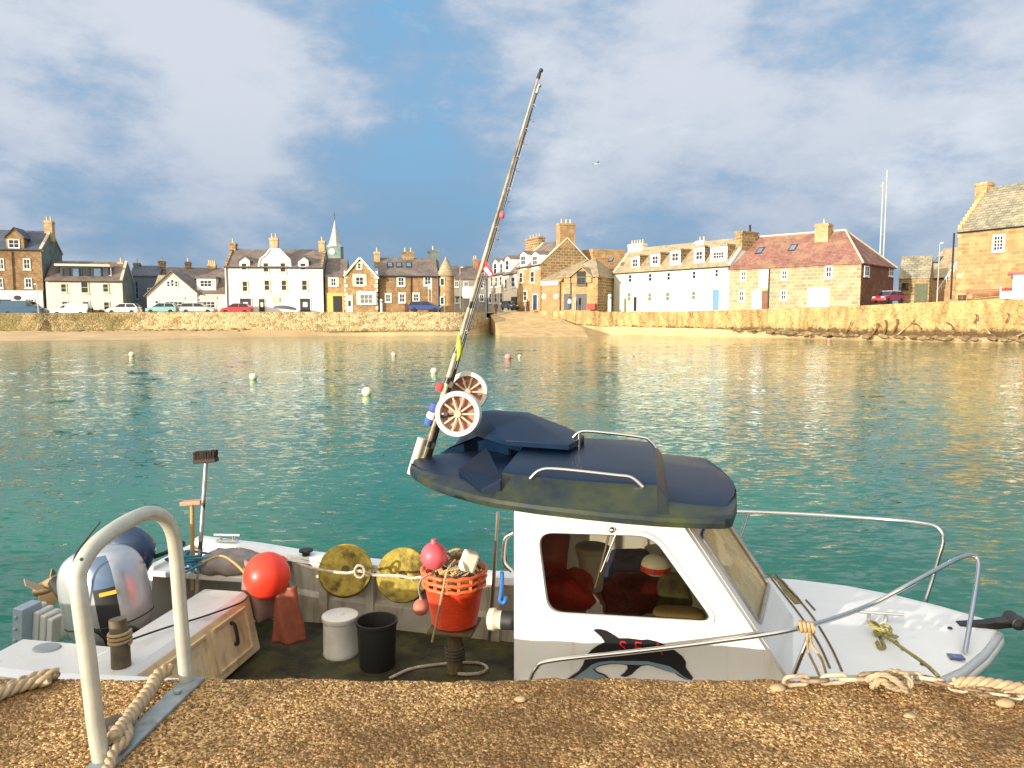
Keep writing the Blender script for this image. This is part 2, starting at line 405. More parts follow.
        if kind == 'gable':
            for xe in (x0, x1):
                k = (zt-ze)/(x-xe); xo = xe - math.copysign(.18, x-xe)
                r.prism([(xo, ze+k*(xo-xe)+.02), (x, zt+.02), (x, zt+.14), (xo, ze+k*(xo-xe)+.14)], lambda u, v, t: (u, t, v), d-.2, d+dep)
        else: r.bx(x0-.15, x1+.15, d-.2, d+dep, ze+.003, ze+max(.16, zt-ze))
        r.build('dormer_roof', rm, o)
        hh = wh or (pb-pe)*.8
        s.win(px, (pe+pb)/2+.3, w*.68, hh, wcols, wrows, fm, None, d, parent=o, sill=False)
        return o
    def skylight(s, px, py, w, h, D, H, Rz, d0=0):
        k = (Rz-H)/(D/2)
        # intersect ray with roof plane z = H + k*(y-d0)
        r = s.R @ ray(px, py); t = (H + .16 + k*(s.o.y-d0) - s.o.z)/(r.z - k*r.y); p = s.o + r*t
        a = math.atan(k); M = Matrix.Rotation(a, 3, 'X'); sc = p.y - s.o.y
        W = w/F*abs(sc); Hh = h/F*abs(sc)/math.sin(a)*.9
        m = MB(); m.obox(p + M @ Vector((0,0,.03)), (W, Hh, .1), M); o = m.build('skylight', dark_paint, s.root)
        g = MB(); g.obox(p + M @ Vector((0,0,.085)), (W*.72, Hh*.72, .03), M); g.build('skylight_pane', win_glass_s, o)
    def pipe(s, px, pt, pb, d=0, r=.06, m=None):
        x, z1 = s.f(px, pt, d); z0 = s.f(px, pb, d)[1]
        MB().tube([(x, d-.1, z0), (x, d-.1, z1)], r, 6).build('drainpipe', m or iron, s.root)

# --- H1 tall brown house
h = House('stone_house', 'tall brown stone house with white painted ground floor and blue slate roof, at left edge', -45, 99, 44, 101.5, 312)
D = 8.0; H = h.zat(44, 250); Rz = h.zat(0, 231, D/2)
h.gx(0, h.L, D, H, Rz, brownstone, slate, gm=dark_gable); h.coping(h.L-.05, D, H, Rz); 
h.slab('ground_floor', -45, 290, 44.2, 314, white_harl, .12)
h.slab('cornice', -45, 249.2, 44, 251.2, stone_trim, .2)
h.chimney(49, 221, 236, 8, D/2, 1.1, 2); 
h.dormer(14, 228, 237, 250, 18, .02, 3.2, brownstone, slate, 'gable', 2, 2, wh=9.5)
for a in [(27,264,8,11),(28.6,283,8,10),(1,264,7,11),(0,283,7,10),(-22,264,8,11),(-22,283,8,10)]: h.win(*a, cols=2)
h.win(30, 302, 10, 7, 3, 1, d=-.12); h.win(5, 304, 12, 9, 2, 1, fm=dark_paint, d=-.12)
u, v = h.f(17.3, 297.7, -.12)
MB().lathe([(0,0),(.36,0),(.36,.05),(.28,.07),(0,.07)], 18, (u, -.12, v), Matrix(((1.25,0,0),(0,0,-1),(0,.85,0)))).build('oval_sign', iron, h.root)
h.pipe(12, 252, 290)
# --- H2 cream house with wide flat dormer
h = House('cream_house', 'cream two storey house with a wide flat roofed dormer, beside the tall brown house', 46.5, 101.5, 123, 104, 312)
D = 7.0; H = h.zat(60, 280.5); Rz = h.zat(60, 262, D/2)
h.gx(0, h.L, D, H, Rz, cream_harl, slate_b, gm=dark_gable)
h.coping(h.L-.1, D, H, Rz)
x0, z1 = h.f(60, 266, .7); x1 = h.f(108, 266, .7)[0]; zb = h.f(60, 279, .7)[1]
dm = MB().bx(x0, x1, .7, 4.5, zb-.3, z1).build('wide_dormer', slate, h.root)
MB().bx(x0-.6, x1+.3, .3, 4.6, z1+.003, z1+.3).build('dormer_roof', cream_paint, dm)
for a, w, gm in ((66, 8, win_glass), (75.5, 9, win_glass_s), (85.5, 9, win_glass), (97, 10, win_glass_s)):
    h.win(a, 272.5, w, 10, 1, 1, dark_paint, gm, d=.69, parent=dm, sill=False)
for a in [(63.7,288,7,9),(84.7,287.5,9,12),(105.7,288,7,9),(65,305.5,7,9),(86,304,8,6),(106.7,306,7,9)]: h.win(*a, fm=cream_paint)
h.chimney(121, 262, 270, 5, D/2, 1, 1); h.win(109.5, 271, 4, 9, 1, 1, white_paint, d=.9)
# --- H3 dark recessed house
h = House('slate_house', 'dark blue grey house set back in shade between the cream house and the gabled cottage', 131, 112, 160, 113, 312)
D = 6; H = h.zat(140, 276); Rz = h.zat(140, 266.5, D/2)
h.gx(0, h.L, D, H, Rz, slate_grey_wall, slate); h.win(137, 290, 4, 18, 1, 3, fm=blue_paint); h.win(150, 292, 5, 8)
h.chimney(137, 263, 270, 6, D/2, .9, 1, dark_gable); h.chimney(162, 261, 270, 6, D/2, .9, 1, gablestone)
# --- H4b long low roof behind
h = House('terrace_house', 'low grey roofed house with two chimneys rising behind the gabled cream cottage', 163, 116, 232, 118, 311)
D = 7; H = h.zat(190, 279); Rz = h.zat(190, 268.5, D/2)
h.gx(0, h.L, D, H, Rz, grey_harl, slate_b)
h.chimney(188, 262, 272, 5, D/2, .9, 1, gablestone); h.chimney(212, 264, 278, 8, D/2, .9, 4)
# --- H4 cream cottage
h = House('cream_cottage', 'low cream cottage with a big front gable and multi paned ground floor windows', 147, 103.5, 226, 105, 312)
xg1 = h.f(197, 293)[0]; xr, zr = h.f(171.6, 271.6); HL = h.zat(147, 294.5); HR = h.zat(196.6, 293)
h.gy(0, xg1, 7.5, HL, zr, cream_harl, slate_b, xr=xr, H1=HR, ov=.35)
D = 6.5; Rz = h.zat(210, 276, D/2)
h.gx(xg1-.4, h.L, D, HR, Rz, cream_harl, slate_b, d0=.25)
x0 = h.f(147,290)[0]; h.gx(.3, xr, D, HL, Rz, cream_harl, slate_p, d0=1.2)
h.dormer(206, 276.5, 278.5, 288, 19, .6, 4, white_paint, slate_b, 'flat', 3, 2, wh=7.5)
for a in (168.5, 172.5, 176.5): h.win(a, 284 if a != 172.5 else 283, 3.4, 6 if a != 172.5 else 7, 1, 2)
h.win(174, 306, 19, 10, 4, 3); h.win(203, 306, 26, 10, 6, 3, d=.25); h.win(157, 303.5, 4, 6)
h.slab('shop_fascia', 163, 296.6, 185, 299.2, cream_paint, .14); h.slab('shop_fascia', 189, 296.6, 217, 299.2, cream_paint, .14, d=.25)
# --- H5 white inn
h = House('white_inn', 'large white three storey inn with a curved centre gable and three chimneys', 225.7, 102.5, 323.5, 104, 311)
D = 8; H = h.zat(250, 267); Rz = h.zat(250, 250, D/2)
h.gx(0, h.L, D, H, Rz, white_harl, slate_b, gm=pbr('shaded_side', (.30,.30,.28), .9))  # grey ends: shade on the inn's gable put into the wall colour
h.coping(.15, D, H, Rz, m=gablestone); h.coping(h.L-.15, D, H, Rz, m=gablestone)
pts = [(259,267.2),(259.3,263),(260.5,259.5),(263,257.5),(266,255),(268,252.5),(269.5,250.2),(272,249.5),(278,249.5),(280.5,250.2),(282.5,252.5),(284.5,255),(287.5,257.5),(289.7,259.5),(290.6,263),(291,267.2)]
poly = [h.f(*p) for p in pts]
MB().prism(poly, lambda u, v, t: (u, t, v), -.02, 3.6).build('centre_gable', white_harl, h.root)
MB().tube([(u, -.06, v+.05) for u, v in poly], .12, 6).build('gable_coping', white_paint, h.root)
h.chimney(274, 238, 252, 8, .7, .9, 2, sandstone); h.chimney(233, 243, 256, 6.5, D/2, 1.1, 1, gablestone); h.chimney(322, 241, 258, 6, D/2, 1.1, 1, sandstone)
for px in (244.2, 303): h.dormer(px, 256.5, 260.5, 272, 10.5, -.02, 3, white_harl, slate_b, 'gable', 1, 2, wh=8)
for a in [(245,286.3),(267,285.3),(284,285.3),(304.5,285.3),(266,267.5),(283,267.5)]: h.win(*a, 6.5, 11 if a[1] > 280 else 10, fm=cream_paint, surm=cream_paint, sur=.1)
h.door(240, 298.5, 251.5, 311.5, dark_paint, glass=white_paint); h.door(259, 299, 265, 311.5, dark_paint, cream_paint, glass=white_paint); h.door(300, 298.5, 310.5, 311.5, dark_paint, glass=white_paint)
sg = h.slab('hanging_sign', 272.5, 297.3, 280, 302.3, yellow_paint, .12); h.slab('sign_panel', 273.4, 298.2, 279.1, 301.4, cream_paint, .15, parent=sg)
h.slab('name_board', 268, 294.3, 283, 295.3, stone_trim, .06); h.pipe(226.6, 268, 311)
# --- clock spire
h = House('clock_tower', 'green clock tower with a pale pointed spire behind the white inn', 327.5, 118, 342, 118, 311, 'tower', None)
W = h.L; zc = h.zat(333, 258); zt = h.zat(333, 246.5); za = h.zat(333, 219)
MB().bx(0, W, 0, W, -1, zc).build('tower_wall', darkstone, h.root)
bf = MB().bx(.1, W-.1, .1, W-.1, zc+.003, zt).build('belfry', lead_green, h.root)
u, v = h.f(332.2, 251.5)
MB().lathe([(0,0),(.55,0),(.55,.06),(0,.06)], 16, (W*.36, .1, v), Matrix(((1,0,0),(0,0,-1),(0,1,0)))).build('clock_face', spire_pale, bf)
MB().loft([[(W/2+r*math.cos(a+PI/8), W/2+r*math.sin(a+PI/8), z) for a in [k*PI/4 for k in range(8)]] for r, z in ((W*.60, zt), (W*.44, zt+.5), (W*.28, zt+(za-zt)*.4), (W*.12, zt+(za-zt)*.75), (.03, za))]).build('spire', spire_pale, h.root)
fin = MB().tube([(W/2, W/2, za-.2), (W/2, W/2, za+1.3)], .035, 6); fin.bar((W/2-.4, W/2, za+.8), (W/2+.4, W/2, za+.8), .05, .05); fin.build('weather_vane', iron, h.root)
# --- H6 brown house with white quoins
h = House('quoined_house', 'brown stone house with front gable, white quoins and yellow framed garage', 325.5, 104.5, 378, 105.5, 311)
xw, H = h.f(344, 276.3); xr, zr = h.f(359.5, 258); H1 = h.zat(378, 278.6)
h.gy(xw, h.L, 8, H, zr, orange_stone, slate, xr=xr, H1=H1, d0=-.3, ov=.2)
D = 7; Rz = h.zat(335, 260, D/2); h.gx(0, xw+.3, D, H, Rz, orange_stone, slate_b)
bg = MB()
for (pa, pb_) in (((343.5, 276.2), (359.5, 257.6)), ((359.5, 257.6), (378.5, 278.6))):
    a = h.f(*pa, -.5); b_ = h.f(*pb_, -.5); bg.bar((a[0], -.48, a[1]), (b_[0], -.48, b_[1]), .12, .28)
bg.build('bargeboard', cream_paint, h.root)
h.win(333.5, 282, 6, 8, 2, 2, sur=.35, surm=cream_paint); h.win(359.3, 266, 3.6, 6, 1, 2, d=-.3, sur=.2, surm=cream_paint); h.win(359.6, 281, 9, 9, 2, 2, d=-.3, sur=.35, surm=cream_paint)
h.win(366.5, 299, 14, 10, 3, 2, d=-.5, sur=.4, surm=white_paint, gm=win_glass_l); h.door(346.5, 296, 352.5, 312, white_paint, stone_trim, d=-.3, glass=win_glass)
h.slab('garage_frame', 326.5, 293, 344, 312, yellow_paint, .1); h.slab('garage_opening', 333, 296, 342.5, 313, dark_paint, .13)
for xx, s_ in ((h.L, 1), (xw, 0)):
    q = MB()
    for i in range(9):
        z = .2 + i*.62
        w = .5 if i % 2 else .3; q.bx(xx-w if s_ else xx, xx+.03 if s_ else xx+w, -.34, -.28, z, z+.45)
    q.build('quoins', cream_paint, h.root)
h.chimney(377, 252, 262, 6, 4, 1, 1, sandstone)
# --- H7 long brown house
h = House('long_house', 'long brown stone house with three skylights and a big dark chimney', 379.5, 106, 438, 107.5, 311)
D = 8; H = h.zat(400, 276); Rz = h.zat(400, 259, D/2)
h.gx(0, h.L, D, H, Rz, brownstone, slate_b, low=-1.6)
for px in (390, 399, 408.7): h.skylight(px, 265, 5.5, 6, D, H, Rz)
h.chimney(408, 252, 260, 12, D/2, .9, 2, gablestone); h.chimney(433, 250, 266, 11, D/2+.5, 1.3, 1, dark_gable)
for a in [(401,281.5,7,9),(427.7,281,7,9),(388,298,5.5,8),(402,298,6,9),(416,297.5,6,8)]: h.win(*a, cols=2, sur=.15, surm=cream_paint)
h.pipe(411, 277, 311); h.slab('eaves_fascia', 379.5, 275.4, 438, 276.6, dark_paint, .2)
# --- turret house
t = atY(446, 300, 108); zb = atY(446, 311, 107).z; zt = atY(446, 275.5, 107).z; za = atY(446, 256, 108).z
tr = thing('round_turret', 'round stone turret with conical slate roof at the end of the long brown house', 'tower', (t.x, t.y+.6, zb))
MB().lathe([(1.15,-1.5),(1.15,zt-zb)], 20).build('turret_wall', orange_stone, tr, smooth=40)
MB().lathe([(1.42,zt-zb),(1.42,zt-zb+.1),(.8,(za+zt)/2-zb-.1),(.04,za-zb)], 20).build('conical_roof', slate_p, tr, smooth=30)
for (a, z) in ((-.4, 3.6), (-.4, .9)):
    M = Matrix.Rotation(a, 3, 'Z'); w = MB(); w.obox(M @ Vector((0,-1.16,z+.6)), (.8,.1,1.2), M); o = w.build('window', cream_paint, tr); g = MB(); g.obox(M @ Vector((0,-1.2,z+.6)), (.55,.06,.95), M); g.build('pane', win_glass, o)
# --- H8 street behind, grey houses
h = House('grey_terrace', 'grey stone terrace at the back of the street with white windows, left of the slipway', 455, 135, 486, 137, 310)
D = 8; H = h.zat(465, 279); Rz = h.zat(465, 267, D/2)
h.gx(0, h.L, D, H, Rz, grey_harl, slate_b)
for a in [(456.5,284,4,6),(466,284,5,5),(481,285,5,7),(457,300,4,6),(481.5,298,5,7),(473,302,5,8)]: h.win(*a, cols=2)
h.chimney(475, 259, 270, 4, D/2, .9, 2, orange_stone)
h.slab('shopfront', 455, 296.5, 470, 297.6, dark_paint, .2)
# --- H9 grey house with two white dormers, runs towards the camera
h = House('harled_house', 'grey harled house with two tall white dormers, behind the sandstone house', 486.5, 138, 503, 128, 309)
D = 7; H = h.zat(500, 274); Rz = h.zat(500, 263, D/2)
h.gx(0, h.L, D, H, Rz, grey_harl, slate_b, gm=cream_harl)
h.dormer(495.3, 259, 262, 275, 5, .3, 3, white_paint, slate_b, 'gable', 1, 2); h.dormer(501.5, 259, 262, 275, 4, .3, 3, white_paint, slate_b, 'gable', 1, 2)
for a in [(492,282,2.5,10),(496.5,282,2.5,10),(501,281,2.5,10),(490.5,298,2.5,10),(496,298,3,10),(501.5,298,3,11)]: h.win(*a)
h2 = House('cream_wing', 'narrow cream gabled wing with a dark shop opening, left of the sandstone house', 503.5, 127.5, 517, 121.5, 309)
D = 8; H = h2.zat(508, 274); h2.gx(0, h2.L, D, H, h2.zat(508, 257, 4), cream_harl, slate_b, gm=cream_harl)
h2.dormer(507.5, 256, 259, 271, 5.5, .3, 3, white_paint, slate_b, 'gable', 1, 2); h2.win(513.5, 282, 4, 10); h2.slab('shop_opening', 511.5, 297, 517, 310, dark_paint, .08); h2.win(506, 284, 2.5, 10)
# --- H10 sandstone house
h = House('sandstone_house', 'sandstone house with two white dormers, blue door and tall chimneys beside the slipway', 517.5, 121, 540.5, 113, 308.5)
D = 9; H = h.zat(540.5, 264.5); Rz = h.zat(545, 244, D/2)
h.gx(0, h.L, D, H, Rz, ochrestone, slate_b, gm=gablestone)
h.coping(h.L-.1, D, H, Rz, m=cream_paint); h.coping(.1, D, H, Rz, m=cream_paint)
for px in (523.5, 535.3): h.dormer(px, 251.5, 254.5, 266, 7, -.02, 3.5, white_paint, slate_b, 'gable', 2, 2, wh=9)
for a in [(521.3,277.5,3.6,10),(532.6,277,4,11),(525.5,296,3.5,10)]: h.win(*a, fm=cream_paint, sur=.15)
h.door(533.3, 295, 537.5, 309.5, navy_paint, white_paint)
gy, gz_ = h.g(563, 250)
h.chimney(535, 238, 250, 13, D*.5, 1.2, 4, gablestone, hz=1)
c = MB(); zt = h.zat(563, 233, D/2)+1.0; c.bx(h.L-1.1, h.L+.02, D/2-1.3, D/2+1.3, Rz-1.2, zt); c.bx(h.L-1.2, h.L+.12, D/2-1.4, D/2+1.4, zt+.003, zt+.3)
co = c.build('chimney', ochrestone, h.root)
for k in (-.7, .1, .8): MB().lathe([(.16,0),(.13,.6),(.17,.62),(.17,.7)], 8, (h.L-.55, D/2+k, zt+.3)).build('chimney_pot', pot_clay, co, smooth=50)
MB().bx(h.L-6, h.L-.05, D+.003, D+6, -1, h.zat(580, 249, 9)-.3).build('back_wing', ochrestone, h.root)
# --- H11 garage
h = House('brick_garage', 'low orange brick garage with white fascia and lean to roof beside the sandstone house', 541.5, 112.6, 559.5, 110.5, 308.5, 'garage')
zt = h.zat(550, 282); zb_ = h.zat(560, 262, 7)
MB().prism([(0,-1.2),(7,-1.2),(7,zb_),(0,zt)], lambda u, v, t: (t, u, v), 0, h.L).build('wall', brick_or, h.root)
MB().prism([(-.25,zt+.02),(7,zb_+.02),(7,zb_+.18),(-.25,zt+.18)], lambda u, v, t: (t, u, v), -.1, h.L+.4).build('roof', slate_p, h.root)
h.slab('fascia', 542, 281.8, 559, 285, white_paint, .3)
for px in (544, 556): 
    u, v = h.f(px, 296.5); MB().lathe([(0,0),(.4,0),(.35,.12),(0,.14)], 14, (u, 0, v), Matrix(((1,0,0),(0,0,-1),(0,1,0)))).build('wall_disc', white_paint, h.root)
# --- H12 newer sandstone building
h = House('boathouse', 'sandstone building with hipped pale roof and big gable window above two dark openings', 559, 111, 597.5, 108, 309)
D = 9; H = h.zat(590, 277); Rz = h.zat(600, 259, D/2)
h.hip(0, h.L, D, H, Rz, ochrestone, slate_p, hl=3.5, hr=2.2, gm=gablestone)
x0 = h.f(572, 277)[0]; x1 = h.f(592, 277)[0]; xr, zr = h.f(583, 268)
MB().prism([(x0,H-.8),(x1,H-.8),(x1,H+.1),(xr,zr),(x0,H+.1)], lambda u, v, t: (u, t, v), -.25, 3).build('front_gable', ochrestone, h.root)
rr = MB()
for xe in (x0, x1):
    k = (zr-H-.1)/(xr-xe); xo = xe-math.copysign(.3, xr-xe); rr.prism([(xo,H+.1+k*(xo-xe)+.02),(xr,zr+.02),(xr,zr+.18),(xo,H+.1+k*(xo-xe)+.18)], lambda u, v, t: (u, t, v), -.6, 3.2)
rr.build('gable_roof', slate_p, h.root)
h.win(581.5, 281, 9, 8, 2, 1, fm=dark_paint, d=-.25); h.slab('gable_window', 577.5, 271.5, 586.5, 276.4, win_glass, .28, d=-.02)
h.slab('doorway', 564, 294, 570, 310, dark_paint, .05); h.slab('wide_opening', 576, 294, 586.5, 310, dark_paint, .05)
h.skylight(611, 260, 5, 4, D, H, Rz); h.pipe(571, 277, 309, r=.1)
# --- H13 white row: five cottages running towards the camera
h = House('white_terrace', 'long white harled terrace with five roof dormers and a pale blue door', 613.5, 113, 730, 96, 309, 'terrace')
D = 7.5; H = h.zat(728, 265.5); Rz = h.zat(730, 240, D/2)
h.gx(0, h.L, D, H, Rz, pale_harl, slate_p, gm=white_harl)
h.coping(.1, D, H, Rz, m=cream_paint); h.coping(h.L-.2, D, H, Rz, m=white_paint)
for i, (px, pe, pb, w) in enumerate([(635.5,256.5,269,8.5),(655.5,253.8,265.5,9.5),(675.5,250.5,263,10.5),(699.5,247.5,263,10.5)]):
    h.dormer(px, pe-1.6, pe, pb, w, .5, 4, white_paint, slate_p, 'flat', 2, 2, wh=8.5, cheek=gablestone)
h.dormer(719, 244.5, 246.5, 263.5, 17, .5, 4, white_paint, slate_p, 'flat', 4, 2, wh=6.5, cheek=gablestone)
for a in [(630.5,278.5),(650.5,277.5),(669,276.5),(694.5,275),(717,273)]: h.win(*a, 3.6, 8, fm=white_paint)
for a in [(629.5,297),(650,297),(668,296.5),(694,295.5)]: h.win(*a, 4.2, 9, fm=pale_harl, gm=win_glass_l)
h.door(634, 297, 637, 311, dark_paint); h.door(713, 289.5, 719.2, 310, blue_paint)
for px in (640, 678, 704.5): h.pipe(px, 270, 309, r=.05, m=pale_harl)
h.chimney(637.5, 244, 256, 14, D/2, 1.1, 5, cream_harl); h.chimney(702, 241, 250, 8, D/2, 1, 2, cream_harl)
c = MB(); zt = h.zat(740, 237, D/2)+.3; c.bx(h.L-1.0, h.L+.1, D/2-1.7, D/2+1.7, Rz-1.6, zt); c.bx(h.L-1.1, h.L+.2, D/2-1.8, D/2+1.8, zt+.003, zt+.25)
co = c.build('chimney', gablestone, h.root); MB().lathe([(.16,0),(.13,.9),(.17,.95)], 8, (h.L-.4, D/2+.6, zt+.25)).build('chimney_pot', iron, co, smooth=50)
# --- H14 red roofed store
h = House('red_roofed_store', 'pink stone store with hipped red tile roof and white loading doors', 729, 96, 860, 85, 308.5, 'storehouse')
D = 12; H = h.zat(858, 264); Rz = h.zat(843, 231.5, D/2)
h.hip(0, h.L, D, H, Rz, storestone, redtile, hl=.3, hr=4.0, gm=darkstone)
rdg = MB(); rdg.tube([(.3, D/2, Rz+.14), (h.L-4, D/2, Rz+.14)], .14, 6); rdg.tube([(h.L-4, D/2, Rz+.14), (h.L+.25, -.25, H+.16)], .12, 6); rdg.tube([(h.L-4, D/2, Rz+.14), (h.L+.25, D+.25, H+.16)], .12, 6)
rdg.build('ridge_tiles', stone_trim, h.root)
h.chimney(824, 224, 240, 13, D/2-1.2, 1.5, 1, sandstone)
h.skylight(760, 251, 7, 8, D, H, Rz); h.skylight(793, 248, 7, 8, D, H, Rz)
for a in [(743.5,276,4.5,9),(742,296,4.5,10),(784.5,275,5,9),(784,295,5,9),(829,272,5.5,11)]: h.win(*a, cols=2, fm=white_paint, sur=.12, surm=cream_paint)
h.slab('loading_hatch', 759.5, 269.5, 768.5, 288, white_paint, .08); h.slab('store_door', 752, 290, 761.5, 309, white_paint, .08); h.slab('side_doorway', 762.3, 291, 768.5, 309, darkstone, .06)
h.slab('wide_store_door', 808, 288, 829.5, 306.5, white_paint, .09); h.pipe(769.5, 269, 308, r=.09)
h.win(866.5, 271, 4.5, 11, 2, 2, side=True); h.win(891, 271.5, 4, 10, 2, 2, side=True); h.slab('shop_window_frame', 880.5, 290, 895, 300, pbr('blue_grey_paint', (.2,.27,.36), .6), .1, side=True)
# --- H15 small dark shed, H16 big beige roofed house
h = House('stone_shed', 'small dark stone shed with mossy slate roof right of the red roofed store', 898, 99, 928.5, 97, 302, 'shed')
D = 5; H = h.zat(915, 277.5); h.gx(0, h.L, D, H, h.zat(915, 257, D/2), gablestone, slate_m); h.slab('shed_door', 915, 284, 927, 303, pbr('olive_paint', (.10,.11,.05), .7), .06); h.win(905, 286, 6, 6, fm=dark_paint)
h = House('beige_house', 'beige stone house with large pale roof and outside stair, behind the old stone tolbooth', 918, 108, 985, 98, 301)
D = 9; H = h.zat(945, 277); Rz = h.zat(945, 249.5, D/2); h.gx(0, h.L, D, H, Rz, ochrestone, slate_p); h.skylight(938, 260, 8, 8, D, H, Rz); h.win(931, 285, 4, 7)
st_ = MB(); a = h.f(937, 299, -1.2); b_ = h.f(957, 270, -1.2)
for i in range(12):
    t0 = i/12; x = a[0]+(b_[0]-a[0])*t0; z = a[1]+(b_[1]-a[1])*(t0+1/12); st_.bx(x, x+(b_[0]-a[0])/12-.003, -1.4, -.003, -.8, z)
sto = st_.build('outside_stair', ochrestone, h.root)
rl = MB(); rl.bar((a[0], -1.3, a[1]+1.1), (b_[0], -1.3, b_[1]+1.1), .1, .12)
for i in range(9): t0 = i/8; rl.bar((a[0]+(b_[0]-a[0])*t0, -1.3, a[1]+(b_[1]-a[1])*t0), (a[0]+(b_[0]-a[0])*t0, -1.3, a[1]+(b_[1]-a[1])*t0+1.1), .06, .06)
rl.build('stair_rail', white_paint, sto)
# --- H17 old tolbooth
h = House('stone_tolbooth', 'old ochre stone tolbooth with crow stepped gable and mossy slate roof at right edge', 955, 78, 1105, 66, 300.6, 'tolbooth')
D = 9; H = h.zat(957, 231.5); Rz = h.zat(990, 189, D/2)
h.gx(0, h.L, D, H, Rz, ochrestone, slate_m)
cs = MB()
for i in range(12):
    y = D/2*i/12; z = H + (Rz-H)*(i+1)/12
    for yy in (y, D-y-D/24): cs.bx(-.1, .35, yy-.02, yy+D/24+.02, z-1.0, z+.3)
cs.build('crow_steps', sandstone, h.root)
h.chimney(985, 183, 205, 12, D/2, 1.3, 0, ochrestone)
h.win(998.8, 243.3, 10, 15, 3, 4, fm=white_paint, sur=.12); h.pipe(954.8, 233, 299, r=.1)
h.slab('stone_plaque', 957, 274, 962, 278, stone_trim, .05)

# ------------------------------------------------------------------ shore, ground, beach
WT = [(-260,95,3.05),(0,92.5,2.95),(60,94,2.95),(130,95.5,3.05),(240,97,3.1),(330,99,3.1),(400,100,3.1),(465,102,3.08),(486,112,3.05),(498,119.5,3.2),(522,119,3.3),(538,111.8,3.35),(560,109,3.35),(590,106.8,3.3),(613,106.5,3.2),(680,98.5,3.2),(730,92,3.30),(800,86.5,3.50),(860,81,3.70),(960,73.5,4.05),(1024,69,4.15),(1200,60,4.4)]
def at_px(px, Y): return (px-512)/F*(Y*ct) 
def wx(px, Y): return atY(px, 312, Y).x
cols = []
for px, Y, z in WT:
    x = wx(px, Y)
    cols.append([(x, Y+.3, z-.02), (x*1.03, Y*1.03, z+.03), (x*1.12, Y*1.12, z+.12), (x*1.3, Y*1.3, z+.2), (x*2.2, Y*2.2, z+.6), (x*8, Y*8, z-2)])
asphalt = pbr('quay_paving', (.34,.27,.17), .95, var=.2, scale=.5, col2=(.30,.25,.17))
g = MB(); g.loft(cols, closed=False, cap0=False, cap1=False); tag(g.build('street', asphalt, smooth=60), kind='structure')
# beach : water line -> wall foot
sand = pbr('wet_sand', (.58,.41,.21), .8, var=.2, scale=.25, col2=(.48,.33,.16), c2amt=(.5,.75), bump=.4, bscale=1.5, dist=.1)
WB = [(-260,.75),(0,.75),(60,.75),(130,.8),(240,1.0),(330,1.1),(400,1.2),(465,1.3),(486,2.0),(498,2.9),(522,2.9),(538,2.4),(560,2.0),(590,1.6),(613,1.45),(680,1.3),(730,1.1),(800,.75),(860,.6),(960,.55),(1024,.6),(1200,.6)]
WL = [340.5,340,339.5,339,337,335,333.5,332.3,331.8,331.7,331.6,331.5,331.5,331.6,331.8,332.4,333.5,335.5,337.3,339.5,341.3,344]
rows = []
for (px, Y, z), (_, zb), wl in zip(WT, WB, WL):
    p = atZ(px, wl, 0); b = Vector((wx(px, Y), Y, zb)); 
    p.y = min(p.y, Y-1.2); p.x = wx(px, p.y)
    r = [b + Vector((0, .6, .1))]
    for k in range(1, 9): r.append(b.lerp(p, k/8) + Vector((0, 0, random.uniform(-.05, .05) if 0 < k < 8 else 0)))
    r.append(p + Vector((p.x*-.03, -3.5, -.45))); r.append(p + Vector((p.x*-.1, -12, -1.5)))
    rows.append(r)
rows = [catmull(c_, 1) for c_ in rows]
cols2 = list(zip(*rows)); cols2 = [catmull(c_, 6) for c_ in cols2]
g = MB(); g.loft([list(r) for r in zip(*cols2)], closed=False, cap0=False, cap1=False)
tag(g.build('beach', sand, smooth=80), kind='structure')
# slipway
slipm = pbr('slipway_concrete', (.56,.39,.19), .9, var=.35, scale=.8, col2=(.50,.34,.15), bump=.4, bscale=2)
sl = MB(); a, b_, c_, d_ = [atY(488,312.8,119.8), atY(537,312.8,113.5), atZ(582,327.6,1.0), atZ(500,331,.6)]
a.z = 3.22; b_.z = 3.33
rng_ = [[a.lerp(b_, i/10) for i in range(11)], [a.lerp(b_, i/10).lerp(d_.lerp(c_, i/10), .5)+Vector((0,0,.15)) for i in range(11)], [d_.lerp(c_, i/10) for i in range(11)], [d_.lerp(c_, i/10)-Vector((0,4.5,.45+.08*noise.noise(Vector((i*.9,0,0))))) for i in range(11)], [d_.lerp(c_, i/10)-Vector((0,12+1.5*noise.noise(Vector((i*.7,3,0))),1.6)) for i in range(11)]]
rng_ = [[r[0]-Vector((.02,0,2.2))]+r+[r[-1]+Vector((.02,0,-2.2))] for r in rng_]
sl.loft(rng_, closed=False, cap0=False, cap1=False); tag(sl.build('slipway', slipm, smooth=50), kind='structure')
# walls
def shore_wall(name, label, idx, mat, disp, lean=.5):
    tp = []; 
    for i in idx:
        px, Y, z = WT[i]; zb = WB[i][1]
        tp.append((Vector((wx(px, Y), Y, z)), zb-.6))
    T = catmull([t_ for t_, _ in tp], 24); Zb = catmull([(0,0,z) for _, z in tp], 24)
    ringsL = []
    for t_, zb in zip(T, Zb):
        r = []
        for k in range(11):
            q = k/10; z = zb.z + (t_.z-zb.z)*q
            p = Vector((t_.x, t_.y - lean*(1-q), z))
            nz = noise.noise(p*1.3)*.5 + noise.noise(p*3.1)*.35
            if k < 10: p.y += nz*disp
            else: p.z += nz*.06
            r.append(p)
        r.append(Vector((t_.x*1.003, t_.y+.7, t_.z))); r.append(Vector((t_.x*1.003, t_.y+.7, t_.z-1)))
        ringsL.append(r)
    m = MB(); m.loft(ringsL, closed=False, cap0=True, cap1=True)
    return tag(m.build(name, mat, smooth=50), label, 'wall')
